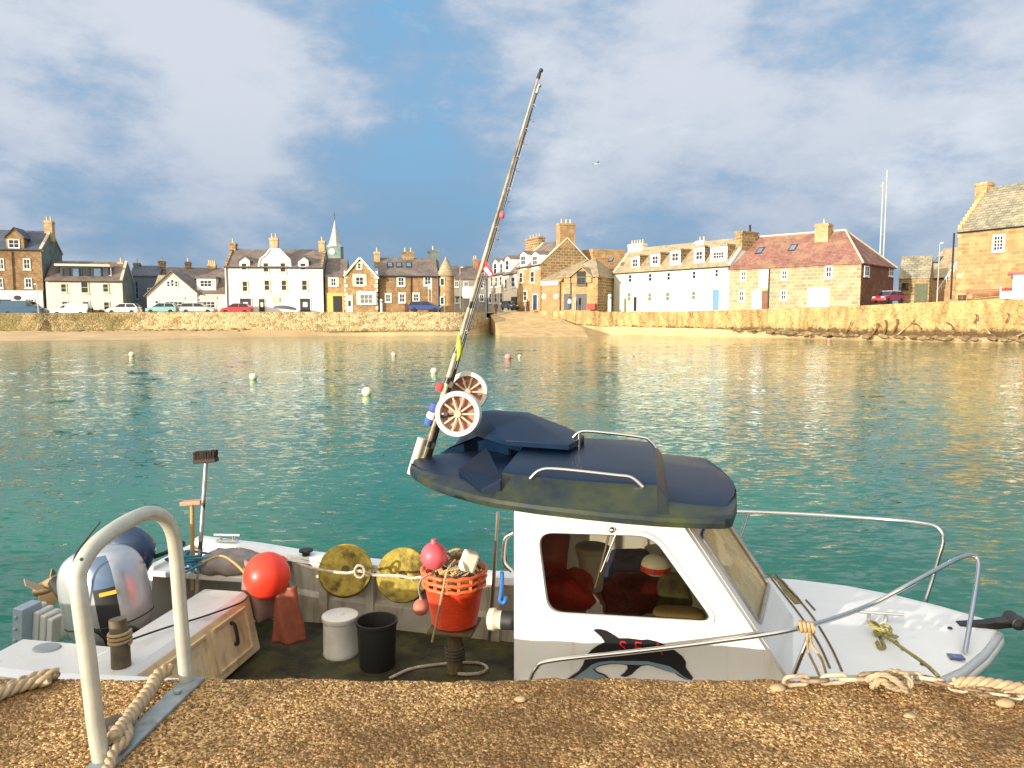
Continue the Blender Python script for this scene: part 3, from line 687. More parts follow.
rub = bpy.data.materials.new('rubble_stone'); rub.use_nodes = True; nt = rub.node_tree; L = nt.links; b = nt.nodes['Principled BSDF']; b.inputs['Roughness'].default_value = .9
tc = nn(nt, 'ShaderNodeTexCoord'); mp = nn(nt, 'ShaderNodeMapping'); mp.inputs['Scale'].default_value = (1, 1, 1.5); L.new(tc.outputs['Object'], mp.inputs['Vector'])
vo = nn(nt, 'ShaderNodeTexVoronoi', i_Scale=2.4); L.new(mp.outputs[0], vo.inputs['Vector']); ve = nn(nt, 'ShaderNodeTexVoronoi', feature='DISTANCE_TO_EDGE', i_Scale=2.4); L.new(mp.outputs[0], ve.inputs['Vector'])
sep = nn(nt, 'ShaderNodeSeparateColor'); L.new(vo.outputs['Color'], sep.inputs[0])
cr = nn(nt, 'ShaderNodeValToRGB'); cr.color_ramp.elements[0].color = (.34,.24,.11,1); cr.color_ramp.elements[1].color = (.66,.51,.30,1); e_ = cr.color_ramp.elements.new(.5); e_.color = (.62,.45,.22,1); L.new(sep.outputs[0], cr.inputs[0])
n1 = nn(nt, 'ShaderNodeTexNoise', i_Scale=.16, i_Detail=5, i_Roughness=.65); L.new(tc.outputs['Object'], n1.inputs['Vector'])
sx = nn(nt, 'ShaderNodeSeparateXYZ'); L.new(tc.outputs['Object'], sx.inputs[0])
ra = nn(nt, 'ShaderNodeMapRange', i_1=-38., i_2=-66., i_3=-.15, i_4=.38); L.new(sx.outputs[0], ra.inputs[0])
adn = nn(nt, 'ShaderNodeMath', operation='ADD'); L.new(n1.outputs['Fac'], adn.inputs[0]); L.new(ra.outputs[0], adn.inputs[1])
r1 = nn(nt, 'ShaderNodeMapRange', i_1=.5, i_2=.75, i_4=.85); L.new(adn.outputs[0], r1.inputs[0])
mm = nn(nt, 'ShaderNodeMix', data_type='RGBA'); L.new(r1.outputs[0], mm.inputs[0]); L.new(cr.outputs[0], mm.inputs[6]); mm.inputs[7].default_value = (.17,.13,.035,1)
zr_ = nn(nt, 'ShaderNodeMapRange', i_1=1.0, i_2=.5, i_4=.6); L.new(sx.outputs[2], zr_.inputs[0])
m3 = nn(nt, 'ShaderNodeMix', data_type='RGBA'); L.new(zr_.outputs[0], m3.inputs[0]); L.new(mm.outputs[2], m3.inputs[6]); m3.inputs[7].default_value = (.10,.075,.03,1)
L.new(m3.outputs[2], b.inputs['Base Color'])
bp = nn(nt, 'ShaderNodeBump', i_Strength=.8, i_Distance=.1); er = nn(nt, 'ShaderNodeMapRange', i_1=0, i_2=.18); L.new(ve.outputs['Distance'], er.inputs[0]); L.new(er.outputs[0], bp.inputs['Height']); L.new(bp.outputs[0], b.inputs['Normal'])
shore_wall('rubble_wall', 'long yellowish rubble sea wall below the parked cars on the left shore', list(range(0, 9)), rub, .45, .9)
# right: smooth rendered/stone wall, dark streaks at the foot
wm = bpy.data.materials.new('quay_stone'); wm.use_nodes = True; nt = wm.node_tree; L = nt.links; b = nt.nodes['Principled BSDF']; b.inputs['Roughness'].default_value = .9
tc = nn(nt, 'ShaderNodeTexCoord'); mp = nn(nt, 'ShaderNodeMapping'); mp.inputs['Scale'].default_value = (1.3, .3, .28); L.new(tc.outputs['Object'], mp.inputs['Vector'])
n1 = nn(nt, 'ShaderNodeTexNoise', i_Scale=1.2, i_Detail=6, i_Roughness=.65); L.new(mp.outputs[0], n1.inputs['Vector'])
cr = nn(nt, 'ShaderNodeValToRGB'); cr.color_ramp.elements[0].position = .32; cr.color_ramp.elements[0].color = (.25,.14,.045,1); cr.color_ramp.elements[1].position = .60; cr.color_ramp.elements[1].color = (.62,.42,.18,1); L.new(n1.outputs['Fac'], cr.inputs[0])
n2 = nn(nt, 'ShaderNodeTexNoise', i_Scale=1.1, i_Detail=6, i_Roughness=.7); L.new(tc.outputs['Object'], n2.inputs['Vector'])
sx = nn(nt, 'ShaderNodeSeparateXYZ'); L.new(tc.outputs['Object'], sx.inputs[0])
zr_ = nn(nt, 'ShaderNodeMapRange', i_1=2.1, i_2=.6, i_3=-.35, i_4=.45); L.new(sx.outputs[2], zr_.inputs[0])
ad = nn(nt, 'ShaderNodeMath', operation='ADD'); L.new(n2.outputs['Fac'], ad.inputs[0]); L.new(zr_.outputs[0], ad.inputs[1])
r1 = nn(nt, 'ShaderNodeMapRange', i_1=.55, i_2=.75, i_4=.9); L.new(ad.outputs[0], r1.inputs[0])
mm = nn(nt, 'ShaderNodeMix', data_type='RGBA'); L.new(r1.outputs[0], mm.inputs[0]); L.new(cr.outputs[0], mm.inputs[6]); mm.inputs[7].default_value = (.085,.05,.022,1)
vq = nn(nt, 'ShaderNodeTexVoronoi', i_Scale=1.5, feature='DISTANCE_TO_EDGE'); mq = nn(nt, 'ShaderNodeMapping'); mq.inputs['Scale'].default_value = (1, 1, 2.0); L.new(tc.outputs['Object'], mq.inputs['Vector']); L.new(mq.outputs[0], vq.inputs['Vector'])
vr = nn(nt, 'ShaderNodeMapRange', i_1=0, i_2=.09, i_3=.55, i_4=1); L.new(vq.outputs['Distance'], vr.inputs[0])
mj = nn(nt, 'ShaderNodeMix', data_type='RGBA', blend_type='MULTIPLY'); mj.inputs[0].default_value = 1; L.new(mm.outputs[2], mj.inputs[6]); L.new(vr.outputs[0], mj.inputs[7])
L.new(mj.outputs[2], b.inputs['Base Color']); bp = nn(nt, 'ShaderNodeBump', i_Strength=1, i_Distance=.25); L.new(n2.outputs['Fac'], bp.inputs['Height']); L.new(bp.outputs[0], b.inputs['Normal'])
shore_wall('quay_wall', 'long ochre stone quay wall with a dark weedy foot, below the white terrace and the red roofed store', list(range(11, 22)), wm, .12, .35)
BS = Vector((-2.84, 4.955, 0)); BT = Vector((2.64, 3.98, 0)); BA = math.atan2(BT.y-BS.y, BT.x-BS.x)   # stern and stem of the moored boat
# ------------------------------------------------------------------ water
wat = bpy.data.materials.new('harbour_water'); wat.use_nodes = True; nt = wat.node_tree; L = nt.links; b = nt.nodes['Principled BSDF']
b.inputs['Roughness'].default_value = .03; b.inputs['IOR'].default_value = 1.33
tc = nn(nt, 'ShaderNodeTexCoord')
nb = nn(nt, 'ShaderNodeTexNoise', i_Scale=.12, i_Detail=3); L.new(tc.outputs['Object'], nb.inputs['Vector'])
cr = nn(nt, 'ShaderNodeValToRGB'); cr.color_ramp.elements[0].position = .35; cr.color_ramp.elements[0].color = (.002,.130,.072,1); cr.color_ramp.elements[1].position = .7; cr.color_ramp.elements[1].color = (.005,.190,.108,1); L.new(nb.outputs['Fac'], cr.inputs[0])
L.new(cr.outputs[0], b.inputs['Base Color'])
mp = nn(nt, 'ShaderNodeMapping'); mp.inputs['Scale'].default_value = (.75, 1.5, 1); mp.inputs['Rotation'].default_value = (0, 0, .25); L.new(tc.outputs['Object'], mp.inputs['Vector'])
def slope(sc, amp, det, scl, off):
    mp_ = nn(nt, 'ShaderNodeMapping'); mp_.inputs['Scale'].default_value = scl; mp_.inputs['Rotation'].default_value = (0,0,.22); mp_.inputs['Location'].default_value = off; L.new(tc.outputs['Object'], mp_.inputs['Vector'])
    n_ = nn(nt, 'ShaderNodeTexNoise', i_Scale=sc, i_Detail=det, i_Roughness=.55, i_Distortion=.5); L.new(mp_.outputs[0], n_.inputs['Vector'])
    s1 = nn(nt, 'ShaderNodeVectorMath', operation='SUBTRACT'); s1.inputs[1].default_value = (.5,.5,.5); L.new(n_.outputs['Color'], s1.inputs[0])
    s2 = nn(nt, 'ShaderNodeVectorMath', operation='MULTIPLY'); s2.inputs[1].default_value = amp; L.new(s1.outputs[0], s2.inputs[0]); return s2.outputs[0]
sa = slope(2.6, (.12,.18,0), 2, (.6,1.6,1), (0,0,0)); sb_ = slope(8.0, (.40,.55,0), 4, (.62,1.7,1), (4,9,2))
sc_ = nn(nt, 'ShaderNodeVectorMath', operation='ADD'); L.new(sa, sc_.inputs[0]); L.new(sb_, sc_.inputs[1])
sd_ = nn(nt, 'ShaderNodeVectorMath', operation='ADD'); L.new(sc_.outputs[0], sd_.inputs[0]); sd_.inputs[1].default_value = (0,0,1)
se_ = nn(nt, 'ShaderNodeVectorMath', operation='NORMALIZE'); L.new(sd_.outputs[0], se_.inputs[0]); L.new(se_.outputs[0], b.inputs['Normal'])
m = MB(); m.add([(-700,-60,-.05),(700,-60,-.05),(700,150,-.05),(-700,150,-.05)], [(0,1,2,3)])
def wave_h(x, y, r):
    p = Vector((x*.75+y*.17, y*1.0-x*.15, 0))
    h = noise.noise(p*.35)*.022 + noise.noise(p*.95+Vector((7,3,0)))*.034
    if r < 45: h += noise.noise(p*2.3+Vector((1,9,4)))*.017*min(1, (45-r)/15)
    dx, dy = x-BS.x, y-BS.y; bx_, by_ = dx*math.cos(BA)+dy*math.sin(BA), -dx*math.sin(BA)+dy*math.cos(BA)
    d_ = max(abs(by_)-1.3, bx_-6.0, -.6-bx_)
    return h*min(1, max(.3, .3+d_*.5))*min(1, max(0, (84-r)/30))
rows_ = []; r = 2.6; NA = 460
while r < 85:
    row = []
    for k in range(NA+1):
        a_ = math.radians(-47+94*k/NA); x, y = r*math.sin(a_), r*math.cos(a_); ed = min(1, k/8, (NA-k)/8)
        row.append((x, y, wave_h(x, y, r)*ed - (.06 if ed == 0 or r > 83.5 else 0)))
    rows_.append(row); r *= 1.0085
m.loft(rows_, closed=False, cap0=False, cap1=False)
tag(m.build('water', wat, smooth=180, recalc=False), kind='structure')
# ------------------------------------------------------------------ the moored boat
BR = Matrix.Rotation(-BA, 3, 'Z'); BO = BR @ (EYEV - BS)
def Bz(px, py, z):
    r = BR @ ray(px, py); return BO + r*((z-BO.z)/r.z)
def By(px, py, b):
    r = BR @ ray(px, py); return BO + r*((b-BO.y)/r.y)
def Bx(px, py, x):
    r = BR @ ray(px, py); return BO + r*((x-BO.x)/r.x)
def b2w(p): return BS + BR.transposed() @ Vector(p)
def on_boat(name, label, cat, p, group=None, rz=0): return thing(name, label, cat, b2w(p), BA+rz, group)

gel = pbr('white_gelcoat', (.74,.725,.68), .32, var=.05, scale=2.5, col2=(.64,.56,.38), c2amt=(.62,.95), sc2=3.5, coat=.2)
def streak(m, col, amt=(.56,.78), scl=(7,7,.7), k=.7):
    nt = m.node_tree; L = nt.links; b = nt.nodes['Principled BSDF']; src = b.inputs['Base Color'].links[0].from_socket
    tc = nn(nt, 'ShaderNodeTexCoord'); mp = nn(nt, 'ShaderNodeMapping'); mp.inputs['Scale'].default_value = scl; L.new(tc.outputs['Object'], mp.inputs['Vector'])
    n1 = nn(nt, 'ShaderNodeTexNoise', i_Scale=1.6, i_Detail=7, i_Roughness=.7); L.new(mp.outputs[0], n1.inputs['Vector'])
    r = nn(nt, 'ShaderNodeMapRange', i_1=amt[0], i_2=amt[1], i_3=0, i_4=k); L.new(n1.outputs['Fac'], r.inputs[0])
    mx = nn(nt, 'ShaderNodeMix', data_type='RGBA'); L.new(r.outputs[0], mx.inputs[0]); L.new(src, mx.inputs[6]); mx.inputs[7].default_value = c4(col); L.new(mx.outputs[2], b.inputs['Base Color'])
streak(gel, (.55,.42,.22))
gel_in = pbr('stained_gelcoat', (.60,.57,.48), .5, var=.15, scale=4, col2=(.38,.27,.12), c2amt=(.5,.8), sc2=3.2)
gel_cream = pbr('cream_gelcoat', (.80,.63,.37), .45, var=.12, scale=3, col2=(.40,.27,.11), c2amt=(.58,.8), sc2=5)
deckw = pbr('white_deck', (.86,.86,.84), .5, var=.05, scale=2, col2=(.62,.60,.50), c2amt=(.62,.9), sc2=2.2, bump=.15, bscale=220, dist=.002)
streak(gel_in, (.22,.14,.05), (.5,.75)); streak(gel_cream, (.30,.19,.07), (.55,.75)); weed = pbr('weedy_floor', (.075,.07,.02), .7, var=.4, scale=6, col2=(.02,.018,.008), c2amt=(.4,.6), bump=.4, bscale=60, dist=.01)
steel = pbr('stainless_steel', (.62,.61,.58), .22, metal=1, var=.06)
steel_r = pbr('rusty_steel', (.46,.42,.36), .4, metal=.8, var=.15, scale=12, col2=(.25,.12,.05), c2amt=(.58,.75), sc2=20)
rubber = pbr('black_rubber', (.02,.02,.02), .6, var=.2)
grime = pbr('brown_grime', (.16,.11,.05), .8, var=.3)
navy = pbr('navy_roof', (.0025,.015,.042), .42, var=.35, scale=3, spec=.3, bump=.08, bscale=90, dist=.004, col2=(.010,.022,.034), c2amt=(.55,.85), sc2=5)
navyg = pbr('green_tinged_roof', (.012,.022,.030), .42, var=.4, scale=4, spec=.35, col2=(.050,.060,.022), c2amt=(.45,.68), sc2=2.6)
streak(deckw, (.50,.44,.30), (.58,.8), (2,5,5), .6); boat = thing('moored_boat', 'white cabin boat with dark navy roof and a dolphin on its side, below the pier', 'boat', BS, BA)
def interp(tab, x):
    if x <= tab[0][0]: return tab[0][1]
    for (a, va), (b_, vb) in zip(tab, tab[1:]):
        if x <= b_: return va + (vb-va)*(x-a)/(b_-a)
    return tab[-1][1]
BW = [(0,1.20),(.6,1.17),(1.2,1.07),(2.0,1.0),(2.6,.96),(3.6,.95),(4.3,.90),(4.7,.80),(5.0,.66),(5.25,.475),(5.42,.29),(5.53,.14),(5.6,.04)]
BZ = [(0,.585),(1.1,.54),(2.6,.52),(3.6,.56),(4.4,.63),(5.2,.70),(5.6,.74)]
bw = lambda x: interp(BW, x); bzf = lambda x: interp(BZ, x)
xs = [0,.3,.6,1,1.5,2,2.6,3.05,3.4,3.8,4.1,4.3,4.5,4.7,4.85,5.0,5.12,5.25,5.34,5.42,5.48,5.53,5.57,5.6]
# hull
hull = MB(); rings = []
for x in xs:
    w, z = bw(x), bzf(x); f_ = max(0, (x-3.6)/2.0); kz = -.32 + f_**2*.9
    kz = min(kz, z-.08)
    cw = w*(.84-.45*f_); cz = kz + (z-kz)*(.42)
    sy = [(0,kz),(cw*.5,kz+(cz-kz)*.55),(cw,cz),((cw+w)/2+.03*(1-f_),(cz+z)/2+.02),(w-.02,z-.05),(w,z)]
    rings.append([Vector((x+ (0 if k else 0), y, zz)) for k, (y, zz) in enumerate(sy[::-1])] + [Vector((x, -y, zz)) for y, zz in sy[1:]])
hull.loft(rings, closed=False, cap0=False, cap1=True); hull.build('hull', gel, boat, smooth=40, weld=True)
tp_ = [(1.18,.57),(.50,.57),(.44,.24),(-.58,.24),(-.64,.49),(-1.18,.49),(-1.10,.20),(-.9,-.02),(-.5,-.22),(0,-.30),(.5,-.22),(.9,-.02),(1.10,.20)]
MB().prism(tp_, lambda u, v, t: (t, u, v), -.015, .045).build('transom', gel, boat)
# gunwale / side decks + foredeck in one moulding
dk = MB(); IN = .15; INN = .06
rA = []
for x in [v for v in xs if v <= 3.05]:
    w, z = bw(x), bzf(x)
    rA.append((x, w, z))
for sg in (1, -1):
    dk.loft([[Vector((x, sg*(w+.012), z-.05)), Vector((x, sg*(w+.015), z+.012)), Vector((x, sg*(w-.03), z+.03)), Vector((x, sg*(w-(IN if sg > 0 else INN)), z+.02)), Vector((x, sg*(w-(IN if sg > 0 else INN)-.012), z-.03))] for x, w, z in rA], closed=False, cap0=False, cap1=False)
fx = [v for v in xs if v >= 3.05]; fr = []
for x in fx:
    w, z = bw(x), bzf(x)
    q = []
    for k in range(13):
        t_ = -1 + k/6; yy = (w+.015)*t_; e_ = abs(t_)
        q.append(Vector((x, yy, z+.012 + .05*(1-t_*t_)*min(1, w/.6) - (.0 if e_ < 1 else .01))))
    fr.append([Vector((x, -(w+.012), z-.05))] + q + [Vector((x, w+.012, z-.05))])
dk.loft(fr, closed=False, cap0=False, cap1=False)
dk.build('deck', deckw, boat, smooth=50, weld=True)
# rubbing strake
for sg in (1, -1):
    MB().tube([(x, sg*(bw(x)+.018), bzf(x)-.035) for x in xs], .026, 8).build('rubbing_strake', pbr('grey_strake', (.52,.55,.56), .5, var=.12), boat, smooth=50)
# blunt stem band
MB().tube([Vector((x, sg*(bw(x)+.03), bzf(x)-.06)) for sg in (1,) for x in (5.42,5.53,5.6)] + [Vector((5.63,0,.68))] + [Vector((x, -(bw(x)+.03), bzf(x)-.06)) for x in (5.6,5.53,5.42,5.25,5.0)], .03, 8).build('stem_band', gel, boat, smooth=50)
# cockpit lining
FZ = .07
ck = MB()
for sg in (1, -1):
    rr_ = []
    for x in [.93,1.2,1.6,2,2.4,2.8,3.05]:
        w, z = bw(x)-(IN if sg > 0 else INN)-.006, bzf(x)
        rr_.append([Vector((x, sg*w, z)), Vector((x, sg*(w+.03), z-.12)), Vector((x, sg*(w+.035), z-.26)), Vector((x, sg*(w-.01), z-.29)), Vector((x, sg*(w-.02), FZ-.02))])
    ck.loft(rr_, closed=False, cap0=False, cap1=False); ck.build('cockpit_lining', gel_in, boat, smooth=30); ck = MB()
for x in (1.23, 1.62, 2.12, 2.62, 2.95):
    w, z = bw(x)-IN, bzf(x); MB().bx(x-.035, x+.035, w-.045, w+.035, FZ, z-.03).build('frame_rib', gel_in, boat, bevel=.006)
MB().bx(.7, 4.2, -.86, .86, FZ-.03, FZ).build('cockpit_floor', weed, boat)
# stern bench with cream face
bench = MB(); zt = .515
prof = [(.58,zt-.02),(.60,zt),(.90,zt),(.945,zt-.03),(1.02,.10),(.62,.06),(.58,.06)]
far = .30
bench.prism(prof, lambda u, v, t: (u, t, v), -1.08, far)
bench.m = [1, 1, 0, 0, 0, 1, 1, 1, 1]
bn = bench.build('stern_bench', [gel, gel_cream], boat, bevel=.025)
for (y0, y1) in ((-.75,-.27), (-.20, .20)):
    fm_ = MB(); P = lambda y, z, o: (.945 + (.48-z)*.17 + o, y, z)
    q = [(y0,.16),(y1,.16),(y1,.44),(y0,.44)]
    for i in range(4):
        a, b_ = q[i], q[(i+1) % 4]; fm_.bar(P(*a, .012), P(*b_, .012), .018, .018)
    fm_.build('locker_lid', gel_cream, bn)
hd = MB(); hd.tube(catmull([P(.02,.40,.0), P(.02,.39,.03), P(.02,.27,.03), P(.02,.26,.0)], 5), .012, 6); hd.build('locker_handle', rubber, bn)
# stern quarter decks and engine well
MB().bx(-.03, .60, -1.13, -.62, .47, .50).build('quarter_deck', gel, boat, bevel=.01)
MB().bx(-.02, .90, .48, 1.06, .50, .545).build('quarter_deck', gel, boat, bevel=.01)
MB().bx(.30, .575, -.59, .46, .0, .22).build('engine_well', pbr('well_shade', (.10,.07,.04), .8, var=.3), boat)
p = Bz(47, 648, .50); MB().lathe([(0,0),(.085,0),(.075,.008),(0,.01)], 20, (p.x, p.y, .501), Matrix(((1.0,0,0),(0,.75,0),(0,0,1)))).build('oval_badge', pbr('grey_badge', (.30,.32,.33), .4), boat)
# cleats with rope on far quarter
def cleat(p, rz=0, L=.16, nm='cleat', mat=None):
    M = Matrix.Rotation(rz, 3, 'Z'); m = MB(); p = Vector(p)
    m.tube([p + M @ Vector((-L/2,0,.05)), p + M @ Vector((L/2,0,.05))], .011, 8)
    for s_ in (-.25, .25): m.tube([p + M @ Vector((s_*L,0,-.004)), p + M @ Vector((s_*L,0,.05))], .012, 8)
    m.obox(p + Vector((0,0,.004)), (L*.8, .04, .012), M)
    return m.build(nm, mat or steel, boat, smooth=40)
p = Bz(222, 545, .60); cleat((max(p.x,.06), 1.08, .61), .1, .22)
for xx in (1.05, 1.95): 
    MB().lathe([(.03,0),(.03,.03),(.055,.035),(.055,.05),(0,.055)], 14, (xx, bw(xx)-.12, bzf(xx)+.02)).build('rope_button', rubber, boat, smooth=40)
# cabin
SB = .74
def side_pt(px, py): p = By(px, py, -SB); return (p.x, p.z)
outer = [(3.03,.48),(3.03,1.50),(3.87,1.43),(4.46,.56)]
win_ = rounded([side_pt(*q) for q in ((538.5,530.5),(653,534),(716,622),(549,612))], .09, 6)
glass = bpy.data.materials.new('cabin_glass'); glass.use_nodes = True; nt = glass.node_tree
for n in list(nt.nodes): nt.nodes.remove(n)
o_ = nn(nt, 'ShaderNodeOutputMaterial'); tr_ = nn(nt, 'ShaderNodeBsdfTransparent'); tr_.inputs[0].default_value = (.66,.64,.56,1); gl = nn(nt, 'ShaderNodeBsdfGlossy'); gl.inputs['Roughness'].default_value = .04
fre = nn(nt, 'ShaderNodeFresnel'); fre.inputs[0].default_value = 1.45; mxs = nn(nt, 'ShaderNodeMixShader'); nt.links.new(fre.outputs[0], mxs.inputs[0]); nt.links.new(tr_.outputs[0], mxs.inputs[1]); nt.links.new(gl.outputs[0], mxs.inputs[2]); nt.links.new(mxs.outputs[0], o_.inputs[0])
haze_glass = bpy.data.materials.new('salty_acrylic'); haze_glass.use_nodes = True; nt = haze_glass.node_tree; pb = nt.nodes['Principled BSDF']; pb.inputs['Base Color'].default_value = (.62,.50,.26,1); pb.inputs['Roughness'].default_value = .12
tcg = nn(nt, 'ShaderNodeTexCoord'); ng = nn(nt, 'ShaderNodeTexNoise', i_Scale=7, i_Detail=5); nt.links.new(tcg.outputs['Object'], ng.inputs['Vector']); rg = nn(nt, 'ShaderNodeMapRange', i_1=.3, i_2=.75, i_3=.3, i_4=.75); nt.links.new(ng.outputs['Fac'], rg.inputs[0]); nt.links.new(rg.outputs[0], pb.inputs['Alpha'])
def grow(poly, k):
    cx = sum(p[0] for p in poly)/len(poly); cy = sum(p[1] for p in poly)/len(poly)
    return [(cx+(x-cx)*(1+k), cy+(y-cy)*(1+k)) for x, y in poly]
for sg in (-1, 1):
    sheet('cabin_side', outer, [win_], lambda u, v: (u, sg*SB, v), gel, boat, .03)
    fr_ = MB(); fr_.tube([(u, sg*(SB+.014), v) for u, v in grow(win_, .03)], .016, 6, closed=True); fo = fr_.build('window_frame', gel, boat, smooth=60)
    sheet('window_pane', grow(win_, .01), [], lambda u, v: (u, sg*SB, v), glass, fo, .006)
# front face of the cabin with two part windscreen
def front(t, b_): return (3.87+.59*t + .17*(1-abs(b_)/.725), b_, 1.43-.87*t)      # shallow V, t runs down the slope
for sg in (-1, 1):
    fo_ = [(0,sg*.725),(1,sg*.725),(1,0),(0,0)]; w_ = rounded([(.10,sg*.64),(.60,sg*.64),(.60,sg*.05),(.10,sg*.05)], .04, 3)
    cf = sheet('cabin_front', fo_, [w_], lambda u, v: front(u, v), gel, boat, .03)
    fr_ = MB(); fr_.tube([Vector(front(u, v)) + Vector((.012,0,.010)) for u, v in w_], .013, 6, closed=True); f2 = fr_.build('windscreen_frame', steel_r, boat, smooth=60)
    sheet('windscreen_pane', w_, [], lambda u, v: front(u, v), haze_glass, f2, .006)
# aft bulkhead, two leaves with a companionway between
for y0, y1 in ((-.725,-.36),(.36,.725)): MB().bx(3.035, 3.065, y0, y1, FZ, 1.47).build('aft_bulkhead', gel, boat)
MB().bx(3.0, 4.0, -.70, .70, .33, .36).build('cabin_shelf', gel_in, boat)
# wiper on the side window
wp = MB(); a = By(611, 527, -SB-.02); b_ = By(595, 588, -SB-.02); wp.tube([a, b_], .006, 6); c_ = By(617, 532, -SB-.02); wp.tube([c_, By(601, 572, -SB-.025)], .0045, 6); wp.ball(By(612,530,-SB-.02), .018, 10, 6); wp.build('window_wiper', steel, boat, smooth=60)
# grab handle at cabin corner, searchlight-like winch, blue hook
gh = MB(); gh.tube(catmull([By(513,533,-.6), By(506,538,-.6), By(504,548,-.6), By(504,562,-.6), By(512,571,-.6)], 6), .013, 8); gh.build('grab_handle', steel, boat, smooth=60)
p = By(503, 620, -.55); wn = MB(); Mx = Matrix.Rotation(PI/2, 3, 'Y')
wn.lathe([(0,-.01),(.045,-.01),(.05,.0),(.05,.1),(0,.1)], 16, (3.035-.11, p.y, p.z), Mx); wnch = wn.build('winch_drum', rubber, boat, smooth=40)
MB().lathe([(0,-.005),(.03,-.01),(.058,.0),(.062,.03),(.05,.045),(.05,.07),(0,.07)], 16, (3.035-.18, p.y, p.z), Mx).build('winch_cap', cream_paint, wnch, smooth=40)
# roof -------------------------------------------------------
def roof_z(x): return 1.50 - (x-2.2)*.035
RS = [(2.265,.06,.05,.03),(2.285,.15,.055,.09),(2.35,.27,.06,.19),(2.49,.45,.07,.34),(2.64,.58,.08,.45),(2.81,.69,.092,.55),(2.92,.74,.098,.60),(2.94,.75,.162,.60),(3.15,.80,.162,.645),(3.4,.83,.163,.665),(3.6,.845,.166,.665),(3.74,.845,.166,.64),(3.80,.84,.076,.60),(3.95,.82,.068,.60),(4.06,.79,.062,.57),(4.10,.74,.06,.53),(4.155,.46,.058,.33),(4.185,.18,.055,.12),(4.19,.03,.05,.02)]
rf = MB(); rings = []
for x, w, hs, ws in RS:
    z0 = roof_z(x); q = [(-w*.9,-.0),(-w,.004),(-w-.004,.03),(-w+.004,.048),(-w+.03*min(1,w/.3),.058),(-ws,hs-.006),(-ws*.96,hs+.002),(-ws*.5,hs+.012),(0,hs+.016)]
    q = q + [(-a, b_) for a, b_ in q[:-1][::-1]]
    rings.append([Vector((x, y, z0+z)) for y, z in q])
rf.loft(rings); nq = len(rings[0])
rf.m = [1 if (i % nq in (0,1,2,3,4,11,12,13,14,15) and i//nq < 17) else 0 for i in range((len(rings)-1)*nq)] + [0, 0]
roof = rf.build('roof', [navy, navyg], boat, smooth=28)
zz = lambda x, dz: roof_z(x)+dz
B_ = [(2.36,.42),(2.62,.24),(2.86,-.02),(3.24,-.03),(3.30,.3),(3.15,.62),(2.6,.52)]
T_ = [(2.58,.45),(2.62,.38),(2.72,.33),(2.92,.33),(2.95,.42),(2.9,.55),(2.65,.55)]
near_ = (1,2,3)
def hring(dy, zl, zn, dx): return [Vector((x + (dx if k in (0,6) else 0), y + (dy if k in near_ else 0), zz(x, zl if k in (0,6) else zn))) for k, (x, y) in enumerate(B_)]
hp = MB(); hp.loft([hring(.16,.03,.06,-.06), hring(.12,.06,.185,0), hring(-.03,.075,.20,.02), hring(-.035,.10,.235,.06), [Vector((x, y, zz(x, .33))) for x, y in T_]])
hump = hp.build('vent_hump', navy, roof, smooth=40, bevel=.028); hump.modifiers['bevel'].segments = 3
sc = MB(); A_ = [Bz(458,468,1.61), Bz(487,446,1.665), Bz(502,477,1.63), Bz(480,490,1.55)]
sc.add(A_ + [v + Vector((0,0,-.09)) for v in A_], [(0,1,2,3),(4,7,6,5),(0,4,5,1),(1,5,6,2),(2,6,7,3),(3,7,4,0)])
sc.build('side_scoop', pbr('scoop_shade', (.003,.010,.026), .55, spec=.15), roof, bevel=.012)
# roof rails
def rail(px, zs, nm, r=.0125, parent=None, extra=None, mat=None):
    pts = [Bz(a, b_, z) for (a, b_), z in zip(px, zs)]
    m = MB(); m.tube(catmull(pts, 6), r, 8)
    for e_ in extra or []: m.tube(e_, r*.95, 8)
    return m.build(nm, mat or steel, parent or boat, smooth=60)
a = By(531,484,-.63); b_ = By(643,493,-.63)
rz0 = lambda x: roof_z(x)+.15
MB().tube(catmull([(a.x-.0,-.665,rz0(a.x)), (a.x+.05,-.66,rz0(a.x)+.045), (a.x+.14,-.66,rz0(a.x)+.055), (b_.x-.15,-.66,rz0(b_.x)+.055), (b_.x-.06,-.66,rz0(b_.x)+.045), (b_.x,-.665,rz0(b_.x))], 6), .0095, 8).build('roof_rail', steel, roof, smooth=60)
fr2 = MB(); q0 = [By(*q, .15) for q in ((573,438),(579,432.5),(592,431.5),(640,437),(650,441),(656,448))]; fr2.tube(catmull(q0, 6), .0095, 8); q1 = By(579,433,.15); fr2.tube([q1, (q1.x, q1.y, rz0(q1.x))], .009, 8)
fr2.build('roof_rail', steel, roof, smooth=60)
# roof stay down to the gunwale
MB().tube([By(498,512,.45), By(493,590,.55), By(489,640,.6)], .013, 8).build('roof_stay', steel_r, boat, smooth=60)
